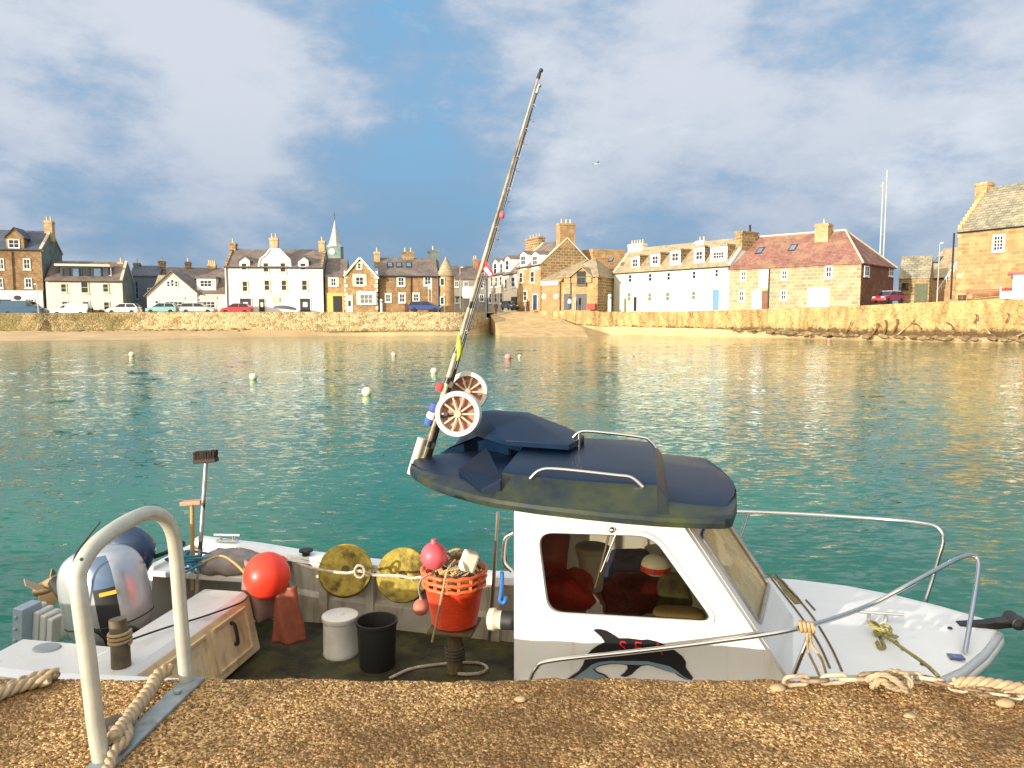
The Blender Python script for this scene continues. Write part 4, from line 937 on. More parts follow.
# dolphin decal with letters
dol = [(35,505),(80,472),(125,442),(148,405),(165,355),(200,312),(240,282),(287,260),(268,230),(240,205),(216,184),(228,176),(262,177),(300,187),(340,210),(378,235),(440,235),(520,246),(560,242),(620,256),(680,280),(730,310),(780,347),(805,385),(803,420),(825,452),(850,485),(842,500),(800,497),(758,476),(733,456),(690,442),(640,430),(600,415),(560,404),(520,412),(490,435),(460,465),(420,482),(386,475),(412,455),(434,428),(430,406),(380,399),(320,400),(262,410),(222,428),(236,446),(290,466),(332,503),(330,520),(40,520)]
bel = [(60,508),(120,467),(178,425),(205,402),(250,385),(320,378),(450,378),(560,380),(640,398),(700,412),(745,440),(790,478),(832,497),(800,492),(745,458),(665,438),(605,412),(560,398),(520,404),(430,400),(380,394),(320,394),(258,404),(212,428),(230,450),(284,472),(316,505)]
def dpt(c, r): return By(560+.15625*c, 600+.15625*r, -SB)
decb = pbr('black_decal', (.012,.012,.014), .35, var=.1); decg = pbr('grey_decal', (.17,.24,.28), .4, var=.1)
def decal(poly, mat, name, off, parent):
    pts = [dpt(*q) for q in poly]
    return sheet(name, [(p.x, p.z) for p in pts], [], lambda u, v: (u, -SB-.015-off, v), mat, parent, .002)
dd = decal(dol, decb, 'dolphin_emblem', .003, boat); decal(bel, decg, 'dolphin_belly', .006, dd)
redp = pbr('red_letter_paint', (.45,.015,.02), .4, var=.1)
for ch, cx_, cy_ in (('S',375,318),('E',468,322),('A',586,328)):
    fc = bpy.data.curves.new('letter', 'FONT'); fc.body = ch; fc.size = .085; fc.extrude = .001; fc.materials.append(redp)
    tmp = bpy.data.objects.new('tmp', fc); COL.objects.link(tmp); lm = bpy.data.meshes.new_from_object(tmp.evaluated_get(bpy.context.evaluated_depsgraph_get())); bpy.data.objects.remove(tmp); lm.name = 'letter'
    lo = bpy.data.objects.new('letter', lm); COL.objects.link(lo); lo.parent = dd
    p = dpt(cx_, cy_); lo.location = (p.x, -SB-.0225, p.z); lo.rotation_euler = (PI/2, .05, 0)
def deckpt(px, py, up=.004):
    z = .7
    for _ in range(6):
        p = Bz(px, py, z); w = bw(p.x)+.015; t_ = max(-1, min(1, p.y/w)); z = bzf(p.x)+.012+.05*(1-t_*t_)*min(1, w/.6)+up
    return Bz(px, py, z)
# bow rails ---------------------------------------------------
nr = [By(530,683,-.86), By(537,668,-.86), By(552,661,-.86), By(640,651,-.86), By(720,641,-.84), By(800,628,-.80)]
tail = [Bz(865,607,.90), Bz(905,587,1.0), Bz(945,565,1.06), Bz(962,557,1.07), Bz(973,555.5,1.065), Bz(978,561,1.04), Bz(977,580,.97), Bz(965,652,.745)]
rl = MB(); rl.tube(catmull(nr + tail, 6), .0125, 8); rl.tube([By(812,628,-.79), By(793,677,-.80)], .012, 8); rl.build('bow_rail', steel, boat, smooth=60)
a0 = Bx(735,511,4.05)
fr_p = [By(728,511,.70), By(800,514,.72), By(880,519,.62), By(920,523,.5), By(938,528,.42), By(943,540,.40), By(938,560,.40), By(924,606,.42)]
rl = MB(); rl.tube(catmull(fr_p, 6), .0125, 8); q = By(748,513,.71); rl.tube([q, By(739,541,.73)], .010, 8); rl.tube([By(739,541,.73), (By(739,541,.73).x-.05, .76, bzf(4.4))], .010, 8)
rl.build('bow_rail', steel, boat, smooth=60)
p = Bz(958, 657, .73); p = deckpt(956, 657); MB().bx(p.x-.035, p.x+.035, p.y-.025, p.y+.025, p.z-.004, p.z+.006).build('maker_plate', pbr('blue_plate', (.12,.16,.30), .4, var=.5, scale=40), boat)
# foredeck cleat and hatch seams
p = Bz(878, 625, .72); cl = MB(); L_ = .27
cl.tube([(p.x-L_/2, p.y, .79), (p.x+L_/2, p.y, .79)], .009, 8)
for s_ in (-.05, .04): cl.tube([(p.x+s_, p.y, .69), (p.x+s_, p.y, .79)], .012, 8)
cl.obox((p.x, p.y, .70), (.18,.06,.02), Matrix.Identity(3)); cl.build('deck_cleat', steel, boat, smooth=40)
for pts in (((768,574),(783,593),(800,615),(818,642),(830,668)), ((775,574),(792,592),(812,616),(830,645),(842,671)), ((806,600),(815,610)), ((896,641),(903,650))):
    MB().tube(catmull([deckpt(*q) for q in pts], 5), .0055, 5).build('deck_seam', grime, boat)
mp_ = [deckpt(*q, .003) for q in ((772,574),(783,580),(797,595),(803,603),(795,604),(784,592))]
MB().add(mp_ + [v-Vector((0,0,.006)) for v in mp_], [tuple(range(6)), tuple(range(6,12))[::-1]] + [(i,(i+1)%6,(i+1)%6+6,i+6) for i in range(6)]).build('moss_stain', pbr('deck_moss', (.25,.20,.07), .9, var=.5, scale=30), boat)
for q in ((923,664),(950,628)): p = deckpt(*q); MB().lathe([(0,0),(.014,0),(.010,.005),(0,.006)], 10, p).build('deck_fitting', iron, boat)
# bow roller
br_ = MB(); br_.prism([(5.40,.745),(5.58,.75),(5.70,.775),(5.74,.80),(5.72,.82),(5.64,.81),(5.54,.785),(5.40,.765)], lambda u, v, t: (u, t, v), -.08, -.02); br_.lathe([(0,-.06),(.035,-.06),(.035,.06),(0,.06)], 14, (5.68,-.05,.80), Matrix.Rotation(PI/2,3,'X')); br_.build('bow_roller', iron, boat, smooth=40, bevel=.004)
# posts and pedestal
pd = MB(); p = Bz(455, 672, FZ); pd.tube([(p.x, p.y, FZ), (p.x, p.y, .38)], [.055,.05], 12); pd.bx(p.x-.15, p.x+.15, p.y-.15, p.y+.15, .382, .405); ped = pd.build('pedestal', pbr('old_timber', (.14,.10,.05), .8, var=.4, scale=12), boat, bevel=.006)
MB().tube([(p.x+.062*math.cos(t*.6), p.y+.062*math.sin(t*.6), .16+t*.0022) for t in range(46)], .01, 6).build('pedestal_lashing', pbr('dark_rope', (.10,.09,.06), .9, var=.3), ped)
PEDX, PEDY = p.x, p.y
sp = MB(); q = By(120, 640, -.86); sp.tube([(q.x, -.86, .20), (q.x, -.86, q.z+.0), (q.x-.01, -.86, q.z+.12)], [.058,.05,.045], 14); spo = sp.build('mooring_post', pbr('brown_post', (.13,.10,.055), .55, var=.35, scale=9), boat, smooth=40)
MB().tube([(q.x+.056*math.cos(t*.5), -.86+.056*math.sin(t*.5), q.z-.02+t*.0018) for t in range(40)], .009, 6).build('post_lashing', pbr('tan_rope', (.42,.30,.16), .9, var=.3), spo)

# ------------------------------------------------------------------ outboard engine, tilted up on the transom
eng_g = pbr('silver_cowl', (.55,.56,.58), .30, metal=.55, var=.08, coat=.3); eng_b = pbr('navy_cowl', (.02,.05,.11), .3, var=.15, coat=.3); eng_w = pbr('pale_leg', (.66,.66,.62), .35, var=.08); eng_d = pbr('dark_leg', (.16,.20,.20), .4, var=.15)
ep = atY(106, 596, 4.85)
eng = thing('outboard_motor', 'silver outboard motor tilted up on the stern of the white boat', 'outboard motor', (ep.x, ep.y, ep.z), BA)
ER = BR; 
def E(px, py, dy=0): 
    w = atY(px, py, ep.y+dy) - ep; return BR @ w
Mt = Matrix.Rotation(-.16, 3, 'Y')
cow = MB(); cow.ball((0,0,0), (.27,.22,.335), 72, 40, Mt, .62, .75)
for i in range(len(cow.f)):
    rg_, k_c = divmod(i, 72)
    if 57 <= k_c < 64 and 6 <= rg_ < 33: cow.m[i] = 1 if rg_ < 22 else 2
cw = cow.build('cowling', [eng_g, rubber, pbr('slate_cowl', (.10,.16,.26), .3, coat=.3)], eng, smooth=50)
se = lambda z_: [Mt @ Vector((math.copysign(abs(math.cos(t))**.75, math.cos(t))*.27*k_s, math.copysign(abs(math.sin(t))**.75, math.sin(t))*.22*k_s, z_)) for t in [q*PI/24 for q in range(48)]]
k_s = (max(0, 1-(.15/.335)**(2/.62)))**(.62/2)*1.004; MB().tube(se(-.15), .005, 5, closed=True).build('cowling_seam', rubber, cw, smooth=60)
sv = MB(); sv.obox(Mt @ Vector((.195,-.20,.075)), (.10,.02,.022), Mt @ Matrix.Rotation(.5,3,'Z')); sv.build('yellow_stripe', pbr('yellow_decal', (.75,.45,.05), .4), cw)
cp = E(127, 553, .28); cap = MB(); cap.ball(cp, (.19,.15,.19), 24, 14, Matrix.Rotation(.5,3,'Y'), .8, .9); cap.build('cowling_cap', eng_b, eng, smooth=60)
lg = MB()
secs = [((97,583),.13,.05),((82,612),.12,.05),((66,632),.10,.05),((50,640),.085,.04)]
r_ = []
for (a, b_), hh, ww in [((104,572),.20,.10),((88,600),.17,.09),((70,622),.13,.075),((52,634),.10,.06),((38,630),.08,.04)]:
    c_ = E(a, b_, .05); dirp = Vector((-.62,0,-.55)).normalized(); nrm = Vector((-.6,0,.8))
    r_.append([c_ + nrm*hh*.9*math.cos(t*PI/5)*.8 + Vector((0,1,0))*ww*math.sin(t*PI/5) for t in range(10)])
lg.loft(r_); lg.build('engine_leg', eng_w, eng, smooth=45)
tb = MB(); a = [E(*q, -.14) for q in ((82,590),(66,631),(66,641),(84,640),(97,612),(100,590))]
tb.add([v for v in a] + [v + Vector((0,.07,0)) for v in a], [tuple(range(6))[::-1], tuple(range(6,12))] + [(i,(i+1)%6,(i+1)%6+6,i+6) for i in range(6)]); tb.build('swivel_bracket', eng_d, eng, bevel=.008)
brk = MB(); a = E(27, 624, -.08); Mb = Matrix.Rotation(.10, 3, 'Y'); brk.obox(a, (.075,.16,.27), Mb)
for dz in (-.08, 0, .08): brk.lathe([(0,0),(.012,0),(.012,.012),(0,.014)], 10, a + Mb @ Vector((-.01,-.08,dz)), Matrix(((1,0,0),(0,0,-1),(0,1,0))))
brk.build('cavitation_plate', pbr('blue_grey_cast', (.32,.40,.47), .4, var=.1), eng, bevel=.01)
fn_ = MB(); 
for k in range(4):
    a = E(36+k*7, 622+k*2, -.02); fn_.obox(a, (.042,.14,.24-.02*k), Matrix.Rotation(.12,3,'Y'))
fn_.build('skeg_fins', eng_w, eng, bevel=.01)
pr = MB(); a = E(46, 587, .30); ax = Vector((-.82,.1,-.45)).normalized(); A1, B1 = frame_from(ax); Mh = Matrix((A1, B1, ax)).transposed()
pr.lathe([(0,-.13),(.045,-.12),(.05,.06),(.03,.11),(0,.12)], 14, a, Mh); 
for k in range(3):
    w = k*2*PI/3+.4; rd = A1*math.cos(w)+B1*math.sin(w); tg = A1*-math.sin(w)+B1*math.cos(w)
    v_ = [a+rd*.03+ax*.05-tg*.03, a+rd*.03-ax*.05+tg*.03, a+rd*.09-ax*.06+tg*.075, a+rd*.14+ax*.0+tg*.03, a+rd*.13+ax*.06-tg*.05]
    pr.add(v_ + [q_+ax*.008 for q_ in v_], [(0,1,2,3,4),(9,8,7,6,5)] + [(i,(i+1)%5,(i+1)%5+5,i+5) for i in range(5)])
pr.build('propeller', pbr('bronze_prop', (.45,.30,.16), .35, metal=.6, var=.2), eng, smooth=40)
gb = MB(); gb.tube([a - ax*.10, E(70, 600, .15), E(90, 596, .08)], [.05,.055,.05], 10); gb.build('gear_housing', rubber, eng, smooth=50)
st2 = MB(); a = E(112, 634, -.2); st2.tube(catmull([E(80,640,-.2), E(95,630,-.22), E(112,640,-.2), E(130,628,-.22), E(150,640,-.1)], 6), .018, 8); st2.tube(catmull([E(90,645,-.16), E(110,652,-.2), E(140,648,-.2)], 6), .03, 8); st2.bx(E(96,650,-.1).x, E(140,650,-.1).x, -.22, .12, -.44, -.31); st2.build('tilt_gear', rubber, eng, smooth=50)
cb_ = MB(); cb_.tube(catmull([E(100,522,-.36), E(86,540,-.36), E(74,560,-.3), E(73,595,-.3), E(82,612,-.25)], 6), .006, 6); cb_.build('cable', rubber, eng, smooth=60)
tl = MB(); tl.tube([E(140,562,.3), E(165,553,.3), E(184,543,.3)], [.016,.014,.02], 8); tl.build('tiller', rubber, eng, smooth=60)

# ------------------------------------------------------------------ loose things aboard
orange = pbr('orange_plastic', (.90,.055,.025), .38, var=.08, scale=6, col2=(.75,.14,.05), c2amt=(.6,.9)); pinkm = pbr('pink_plastic', (.80,.11,.14), .45, var=.1, scale=9); terra = pbr('terracotta_plastic', (.50,.15,.10), .6, var=.2, scale=14)
def float_ball(name, label, p, r, mat, cat='buoy', neck=Vector((0,0,1)), group=None):
    t_ = thing(name, label, cat, p, 0, group); m = MB(); m.ball((0,0,0), (r,r,r*1.03), 28, 18); m.build('float_body', mat, t_, smooth=60)
    a_, b__ = frame_from(neck, Vector((0,1,0))); M = Matrix((a_, b__, neck.normalized())).transposed(); q = MB(); q.lathe([(r*.28,r*.9),(r*.22,r*1.15),(r*.2,r*1.3),(0,r*1.32)], 14, (0,0,0), M); q.build('float_eye', mat, t_, smooth=50)
    return t_
Y1 = 5.0
float_ball('fender_buoy', 'large bright orange ball buoy hanging at the stern quarter of the boat', atY(267,575.5,Y1), .157, orange, neck=Vector((.25,.9,.25)))
# apron of orange oilskin and brown sack
def cloth(name, label, cat, ptsL, Y, mat, thick=.02, amp=.02, group=None):
    p0 = atY(*ptsL[0], Y); t_ = thing(name, label, cat, p0, 0)
    L_ = [atY(*q, Y)-p0 for q in ptsL]; n_ = len(L_)//2; left = L_[:n_]; right = L_[n_:][::-1]
    m = MB(); rows_ = []
    nl = 12
    lf = catmull(left, 6); rg = catmull(right, 6)
    for a, b_ in zip(lf, rg):
        rows_.append([a.lerp(b_, i/nl) + Vector((0, -amp*math.sin(i/nl*PI*3+a.z*9) - .04*math.sin(i/nl*PI), 0)) for i in range(nl+1)])
    m.loft(rows_, closed=False, cap0=False, cap1=False); o = m.build('cloth', mat, t_, smooth=60); md = o.modifiers.new('s', 'SOLIDIFY'); md.thickness = thick
    return t_
rust = pbr('rust_oilskin', (.30,.085,.045), .6, var=.25, scale=8, bump=.3, bscale=30, dist=.01)
cloth('oilskin_apron', 'rust orange oilskin apron hanging below the large orange buoy', 'apron', [(273,589),(273,615),(272,643), (306,642),(301,610),(297,585)], 4.98, rust)
cloth('grey_sack', 'limp brownish grey sack lying behind the large orange buoy', 'sack', [(244,560),(240,590),(246,618), (274,620),(290,590),(284,566)], 5.12, pbr('dull_sack', (.26,.17,.14), .9, var=.3, scale=9), .03, .03)
jk = on_boat('folded_jacket', 'crumpled grey waterproof jacket on the far stern quarter beside blue rope', 'jacket', (.62,.60,.56))
m = MB(); m.ball((0,0,.05), (.22,.15,.09), 20, 12, Matrix.Rotation(.3,3,'Z'), .8, .8)
m.v = [tuple(Vector(v) + Vector((0,0,noise.noise(Vector(v)*14)*.035))) for v in m.v]; m.build('cloth', pbr('grey_cloth', (.28,.25,.23), .85, var=.25, scale=10), jk, smooth=60)
# blue rope tangle
br2 = on_boat('blue_rope', 'tangle of teal blue rope at the foot of the deck brushes', 'rope', (.36,.48,.55))
pts = [Vector((random.uniform(-.16,.2), random.uniform(-.12,.12), .02+random.random()*.12)) for _ in range(26)]
MB().tube(catmull(pts, 6), .009, 6).build('rope_strands', pbr('blue_line', (.05,.22,.30), .8, var=.3), br2, smooth=60)
yr = MB(); yr.tube(catmull([atY(203,562,5.25), atY(222,556,5.2), atY(238,566,5.1), atY(252,582,5.0)], 8), .010, 6); tag(yr.build('yellow_hose', pbr('ochre_hose', (.50,.33,.10), .6, var=.2), smooth=60), 'thin ochre hose arching from the brushes to the large orange buoy', 'hose')
bl = MB(); bl.tube(catmull([Vector(b2w(Bz(130,640,.56))), Vector(b2w(Bz(165,628,.54))), Vector(b2w(Bz(205,616,.53))), Vector(b2w(Bz(240,603,.53))), Vector(b2w(Bz(248,596,.56)))], 8), .006, 6); tag(bl.build('black_hose', rubber, smooth=60), 'thin black hose trailing across the stern bench', 'hose')
# brushes
def brush(name, label, foot, top, Y0, Y1_, head, mat, hm, bm_):
    a = atY(*foot, Y0); b_ = atY(*top, Y1_); t_ = thing(name, label, 'brush', a, 0); d = b_-a
    MB().tube([Vector((0,0,0)), d], [.017,.015], 10).build('handle', mat, t_, smooth=60)
    w, hh = head; M = Matrix.Rotation(-.08, 3, 'Y')
    hb = MB(); hb.obox(d + Vector((0,0,.012)), (w, .075, .03), M); ho = hb.build('brush_head', hm, t_, bevel=.006)
    if bm_:
        bs = MB()
        for i in range(14):
            for j in range(4):
                c_ = d + M @ Vector((-w/2+.012+i*(w-.024)/13, -.03+j*.02, .027)); bs.tube([c_, c_ + Vector((random.uniform(-.01,.01), random.uniform(-.01,.01), hh))], [.007,.009], 5)
        bs.build('bristles', bm_, ho)
    return t_
brush('deck_brush', 'tall deck brush with dark bristles standing head up at the stern', (197,598), (206,462), 5.35, 5.45, (.17,.055), pbr('grey_aluminium', (.42,.40,.38), .4, metal=.5, var=.2, scale=10, col2=(.08,.07,.06), c2amt=(.55,.6), sc2=4), pbr('black_head', (.05,.035,.03), .8, var=.3), pbr('dark_bristle', (.035,.022,.018), .9, var=.4))
brush('boat_scraper', 'shorter orange headed scrubber on a wooden handle beside the tall deck brush', (193,590), (192,504), 5.4, 5.45, (.155,.0), pbr('ochre_handle', (.46,.28,.09), .5, var=.2), pbr('orange_head', (.60,.28,.16), .6, var=.2), None)
# mossy discs
moss = pbr('mossy_disc', (.38,.29,.05), .9, var=.45, scale=14, col2=(.10,.065,.015), c2amt=(.47,.62), sc2=7, bump=.5, bscale=50, dist=.01); discedge = pbr('disc_edge', (.10,.08,.03), .9, var=.4)
def disc(label, c, Y, r, ax):
    p = atY(*c, Y); t_ = thing('mossy_disc', label, 'float', p, 0, 'mossy round floats on the far gunwale'); a_, b__ = frame_from(Vector(ax)); M = Matrix((a_, b__, Vector(ax).normalized())).transposed()
    m = MB(); m.lathe([(0,-.035),(r*.97,-.035),(r,-.02)], 36, (0,0,0), M, cap=False); m.mat(1).lathe([(r,-.02),(r,.03),(r*.96,.04),(0,.04)], 36, (0,0,0), M, cap=False); m.build('disc_body', [discedge, moss][::-1], t_, smooth=40)
    MB().lathe([(0,-.045),(.03,-.045),(.03,-.037),(0,-.036)], 12, (0,0,0), M).build('centre_hole', discedge, t_)
disc('mossy yellow round float leaning on the far gunwale, half in shadow, nearest the orange buoy', (345.5,570.5), 5.42, .198, (-.2,.9,-.52))
disc('mossy yellow round float leaning on the far gunwale right beside the red basket', (403.5,575), 5.32, .20, (.12,.95,-.35))
lr = MB(); pp = [atY(297,563,5.35), atY(315,569,5.30), atY(345,573,5.16), atY(360,571,5.1), atY(375,575,5.14), atY(400,576,5.05), atY(415,578,5.02), atY(436,574,4.9)]
lr.rope(catmull(pp, 8), .011, n=5); lr.rope(catmull([pp[3]+Vector((.0,-.01,.03*math.sin(t))) + Vector((.035*math.cos(t),0,.015*math.sin(t))) for t in range(0, 12)], 4), .009, n=5)
tag(lr.build('lashing_rope', pbr('old_white_rope', (.55,.48,.38), .9, var=.3, scale=30), smooth=60), 'pale rope stretched along the gunwale across both mossy floats', 'rope')
# drums on the floor
p = Bz(338, 657, FZ); dr = on_boat('plastic_drum', 'scuffed white lidded plastic drum on the cockpit floor', 'drum', (p.x, p.y+.05, FZ))
dwh = pbr('scuffed_white', (.78,.75,.68), .5, var=.12, scale=9, col2=(.30,.25,.18), c2amt=(.62,.75), sc2=12)
MB().lathe([(0,0),(.118,0),(.124,.012),(.120,.03),(.118,.24),(.122,.25)], 32).build('drum_body', dwh, dr, smooth=40)
MB().lathe([(.124,.252),(.127,.256),(.127,.285),(.118,.292),(.03,.292),(.03,.30),(0,.30)], 32, cap=False).build('drum_lid', dwh, dr, smooth=40)
p = Bz(371, 674, FZ); bk = on_boat('rubber_bucket', 'tall black rubber bucket beside the white drum', 'bucket', (p.x, p.y+.12, FZ))
MB().lathe([(0,0),(.115,0),(.12,.01),(.135,.30),(.143,.305),(.143,.325),(.130,.325),(.128,.30),(.112,.02),(0,.015)], 32, cap=False).build('bucket_body', rubber, bk, smooth=40)
# red basket on pedestal
redb = pbr('red_basket', (.72,.075,.02), .45, var=.15, scale=8); redr = pbr('orange_red_rim', (.84,.17,.06), .42, var=.12, scale=8)
bs = on_boat('fish_basket', 'round red plastic basket full of rope and floats on a post in the cockpit', 'basket', (PEDX, PEDY, .407))
prof = [(0,.0),(.135,0)]
for i in range(27):
    z = .01+i*.0098; prof += [(.140+z*.18, z), (.148+z*.18, z+.005)]
prof += [(.198,.29),(.185,.29),(.13,.02),(0,.02)]
MB().lathe(prof, 40, cap=False).build('basket_body', redb, bs, smooth=30)
for z, r_ in ((.285,.203),(.33,.208),(.375,.213)):
    MB().tube([((r_+.004*math.sin(k*3))*math.cos(k*2*PI/40), (r_+.004*math.sin(k*3))*math.sin(k*2*PI/40), z+.004*math.sin(k*2.1)) for k in range(40)], .013, 8, closed=True).build('basket_rim', redr, bs, smooth=60)
for k in range(16): w = k*2*PI/16; po = MB(); po.bar((.2*math.cos(w),.2*math.sin(w),.28), (.211*math.cos(w),.211*math.sin(w),.375), .02, .008); po.build('rim_post', redr, bs)
BP = b2w((PEDX, PEDY, .407))
float_ball('pink_float', 'small pink ball float resting in the top of the red basket', atY(434,556,4.62), .085, pinkm, 'float')
float_ball('terracotta_float', 'small terracotta ball float dangling beside the red basket', atY(421,607,4.45), .05, terra, 'float')
rc = thing('rope_coil', 'tangled coil of tan and grey rope heaped in the red basket', 'rope', BP + Vector((0,0,.28)))
for j, (mat, nn_) in enumerate(((pbr('tan_line', (.46,.34,.19), .9, var=.3), 5), (pbr('grey_line', (.26,.24,.22), .9, var=.3), 4), (pbr('ochre_line', (.52,.35,.12), .9, var=.3), 3))):
    m = MB()
    for q in range(nn_):
        ph = random.random()*6; rx = .09+.06*random.random(); cy = random.uniform(-.05,.05); cxx = random.uniform(-.03,.07)
        pts = [Vector((cxx+rx*math.cos(ph+t*.7), cy+.75*rx*math.sin(ph+t*.7), .05+.02*q+.05*math.sin(t*1.3+q)+.06*random.random())) for t in range(14)]
        m.rope(catmull(pts, 6), .0095, n=5)
    m.build('rope_strands', mat, rc, smooth=60)
m = MB(); pts = [atY(*q, Y_)-rc.location for q, Y_ in (((455,560),4.5),((447,572),4.42),((441,600),4.40),((436,625),4.42),((432,642),4.44))]; m.rope(catmull(pts, 8), .008, n=5); m.build('rope_tail', pbr('tan_line', (.46,.34,.19)), rc, smooth=60)
m = MB(); pts = [atY(*q, 4.44)-rc.location for q in ((428,575),(421,580),(419,590),(422,600))]; m.tube(catmull(pts, 8), .007, 6); m.build('float_lanyard', pbr('grey_line', (.2,.2,.2)), rc, smooth=60)
# fill of the basket below the rope
MB().lathe([(0,.0),(.15,.0),(.17,.04),(.1,.07),(0,.08)], 20, cap=False).build('netting', pbr('ochre_net', (.42,.24,.06), .9, var=.4, scale=40, bump=.6, bscale=120, dist=.01), rc, smooth=40)
fb = thing('foam_block', 'cream white foam block sitting on the rope in the red basket', 'block', atY(469,561,4.58))
MB().obox((0,0,0), (.10,.08,.13), Matrix.Rotation(.35,3,'Y') @ Matrix.Rotation(.3,3,'Z')).build('foam_body', pbr('foam', (.78,.73,.58), .8, var=.08), fb, bevel=.018)
hk = on_boat('blue_hook', 'blue plastic hook hanging beside the cabin corner', 'hook', By(501,575,-.45))
h0 = By(501,575,-.45); MB().tube(catmull([By(*q,-.45)-h0 for q in ((502,572),(502,582),(501,594),(500,600),(503,603),(505.5,600),(505.5,596))], 6), .012, 8).build('hook_body', pbr('blue_plastic', (.03,.14,.42), .4), hk, smooth=60)
MB().tube([By(*q,-.45)-h0 for q in ((503,568),(506,563),(505,556))], .007, 6).build('hook_cord', rubber, hk)
fl = MB(); pts = [Vector(b2w(Bz(*q, FZ+.012))) for q in ((390,678),(410,669),(432,665),(455,663),(478,663),(487,668),(480,673),(462,674),(452,671))]; fl.rope(catmull(pts, 8), .011, n=5); tag(fl.build('floor_rope', pbr('old_white_rope', (.5,.4,.3)), smooth=60), 'pale rope looped across the weedy cockpit floor round the post', 'rope')
# inside the cabin
jr = pbr('red_jacket', (.58,.02,.03), .6, var=.3, scale=8)
def blob(name, label, cat, px, py, b_, r, mat, part='cloth', amp=.04, e=.8):
    p = By(px, py, b_); t_ = on_boat(name, label, cat, p); m = MB(); m.ball((0,0,0), r, 22, 14, None, e, e); m.v = [tuple(Vector(v)*(1+noise.noise(Vector(v)*9+p)*amp*8)) for v in m.v]; m.build(part, mat, t_, smooth=60); return t_
blob('red_jacket', 'dark red jacket hanging at the aft end inside the cabin window', 'jacket', 554, 555, -.30, (.08,.10,.26), jr, amp=.06)
blob('red_lifejacket', 'bright red lifejacket lying low inside the cabin window', 'lifejacket', 567, 596, -.40, (.14,.10,.12), pbr('bright_red', (.70,.02,.02), .5, var=.4, scale=12), amp=.07, e=.6)
blob('red_holdall', 'dark red holdall on the shelf in the middle of the cabin', 'bag', 632, 594, -.0, (.26,.12,.10), pbr('dark_red_bag', (.20,.01,.02), .6, var=.3, scale=8), amp=.05, e=.6)
blob('blue_bag', 'dark blue bag at the far side inside the cabin', 'bag', 628, 570, .35, (.16,.10,.13), pbr('blue_bag', (.03,.05,.16), .8, var=.3))
blob('green_coat', 'crumpled olive coat behind the front corner of the cabin window', 'coat', 674, 598, -.10, (.10,.11,.12), pbr('olive_cloth', (.13,.125,.06), .9, var=.5, scale=14), amp=.06)
blob('tan_cushion', 'tan cushion lying on the sill at the front of the cabin window', 'cushion', 679, 615, -.66, (.13,.07,.035), pbr('tan_cloth', (.45,.33,.17), .9, var=.15), amp=.01, e=.6)
wb = on_boat('white_bucket', 'stack of white tubs seen through the cabin window', 'tub', By(592,572,-.25)); MB().lathe([(0,-.10),(.06,-.10),(.085,.10),(.092,.10),(.092,.12),(0,.12)], 22).build('tub_body', white_paint, wb, smooth=40); MB().lathe([(.094,.125),(.098,.125),(.098,.15),(.09,.155),(0,.155)], 22).build('tub_rim', white_paint, wb, smooth=40)
cp_ = on_boat('knitted_hat', 'white and red banded hat inside the cabin window', 'hat', By(656,565,-.15)); 
m = MB(); m.ball((0,0,0), (.085,.08,.065), 20, 12); m.build('hat_crown', white_paint, cp_, smooth=60); MB().lathe([(.083,-.03),(.088,-.03),(.087,.0),(.083,.0)], 22, cap=False).build('hat_band', pbr('bright_red', (.5,.02,.02)), cp_)
# rope on near rail & cleat, mooring line
tn = pbr('mooring_tan', (.42,.30,.14), .9, var=.3, scale=40)
m = MB(); p = By(807, 627, -.80)
for k in range(4): m.tube([(p.x-.03+k*.018+.004*math.cos(t), p.y+.022*math.cos(t*.7), p.z+.022*math.sin(t*.7)) for t in range(10)], .0085, 6, closed=True)
m.tube(catmull([p+Vector((.01,-.02,-.02)), By(812,645,-.80), By(822,660,-.82), By(828,682,-.84)], 6), .007, 6); m.tube(catmull([p+Vector((.0,-.02,-.02)), By(808,650,-.80), By(816,668,-.82), By(822,682,-.84)], 6), .006, 6)
o = m.build('rail_lashing', tn, None, smooth=60); o.location = BS; o.rotation_euler = (0,0,BA); tag(o, 'tan rope lashed round the near bow rail with two tails', 'rope')
m = MB(); p = Bz(873, 627, .77)
pts = [p + Vector((.03*math.cos(t*1.1)+.004*t, .035*math.sin(t*1.1)-.004*t, .02*math.sin(t*.6))) for t in range(18)]
m.rope(catmull(pts, 5), .011, n=5); pts = [Bz(*q, .73) for q in ((876,632),(881,640),(884,647),(880,648),(877,642))]; m.rope(catmull(pts, 6), .011, n=5)
pts = [Bz(885,636,.78), Bz(905,650,.80), Bz(925,664,.86), Bz(938,676,.93)]; m.rope(catmull(pts, 6), .009, n=5)
o = m.build('mooring_line', pbr('olive_rope', (.33,.29,.10), .9, var=.3, scale=40), None, smooth=60); o.location = BS; o.rotation_euler = (0,0,BA); tag(o, 'olive mooring line made fast on the foredeck cleat', 'rope')

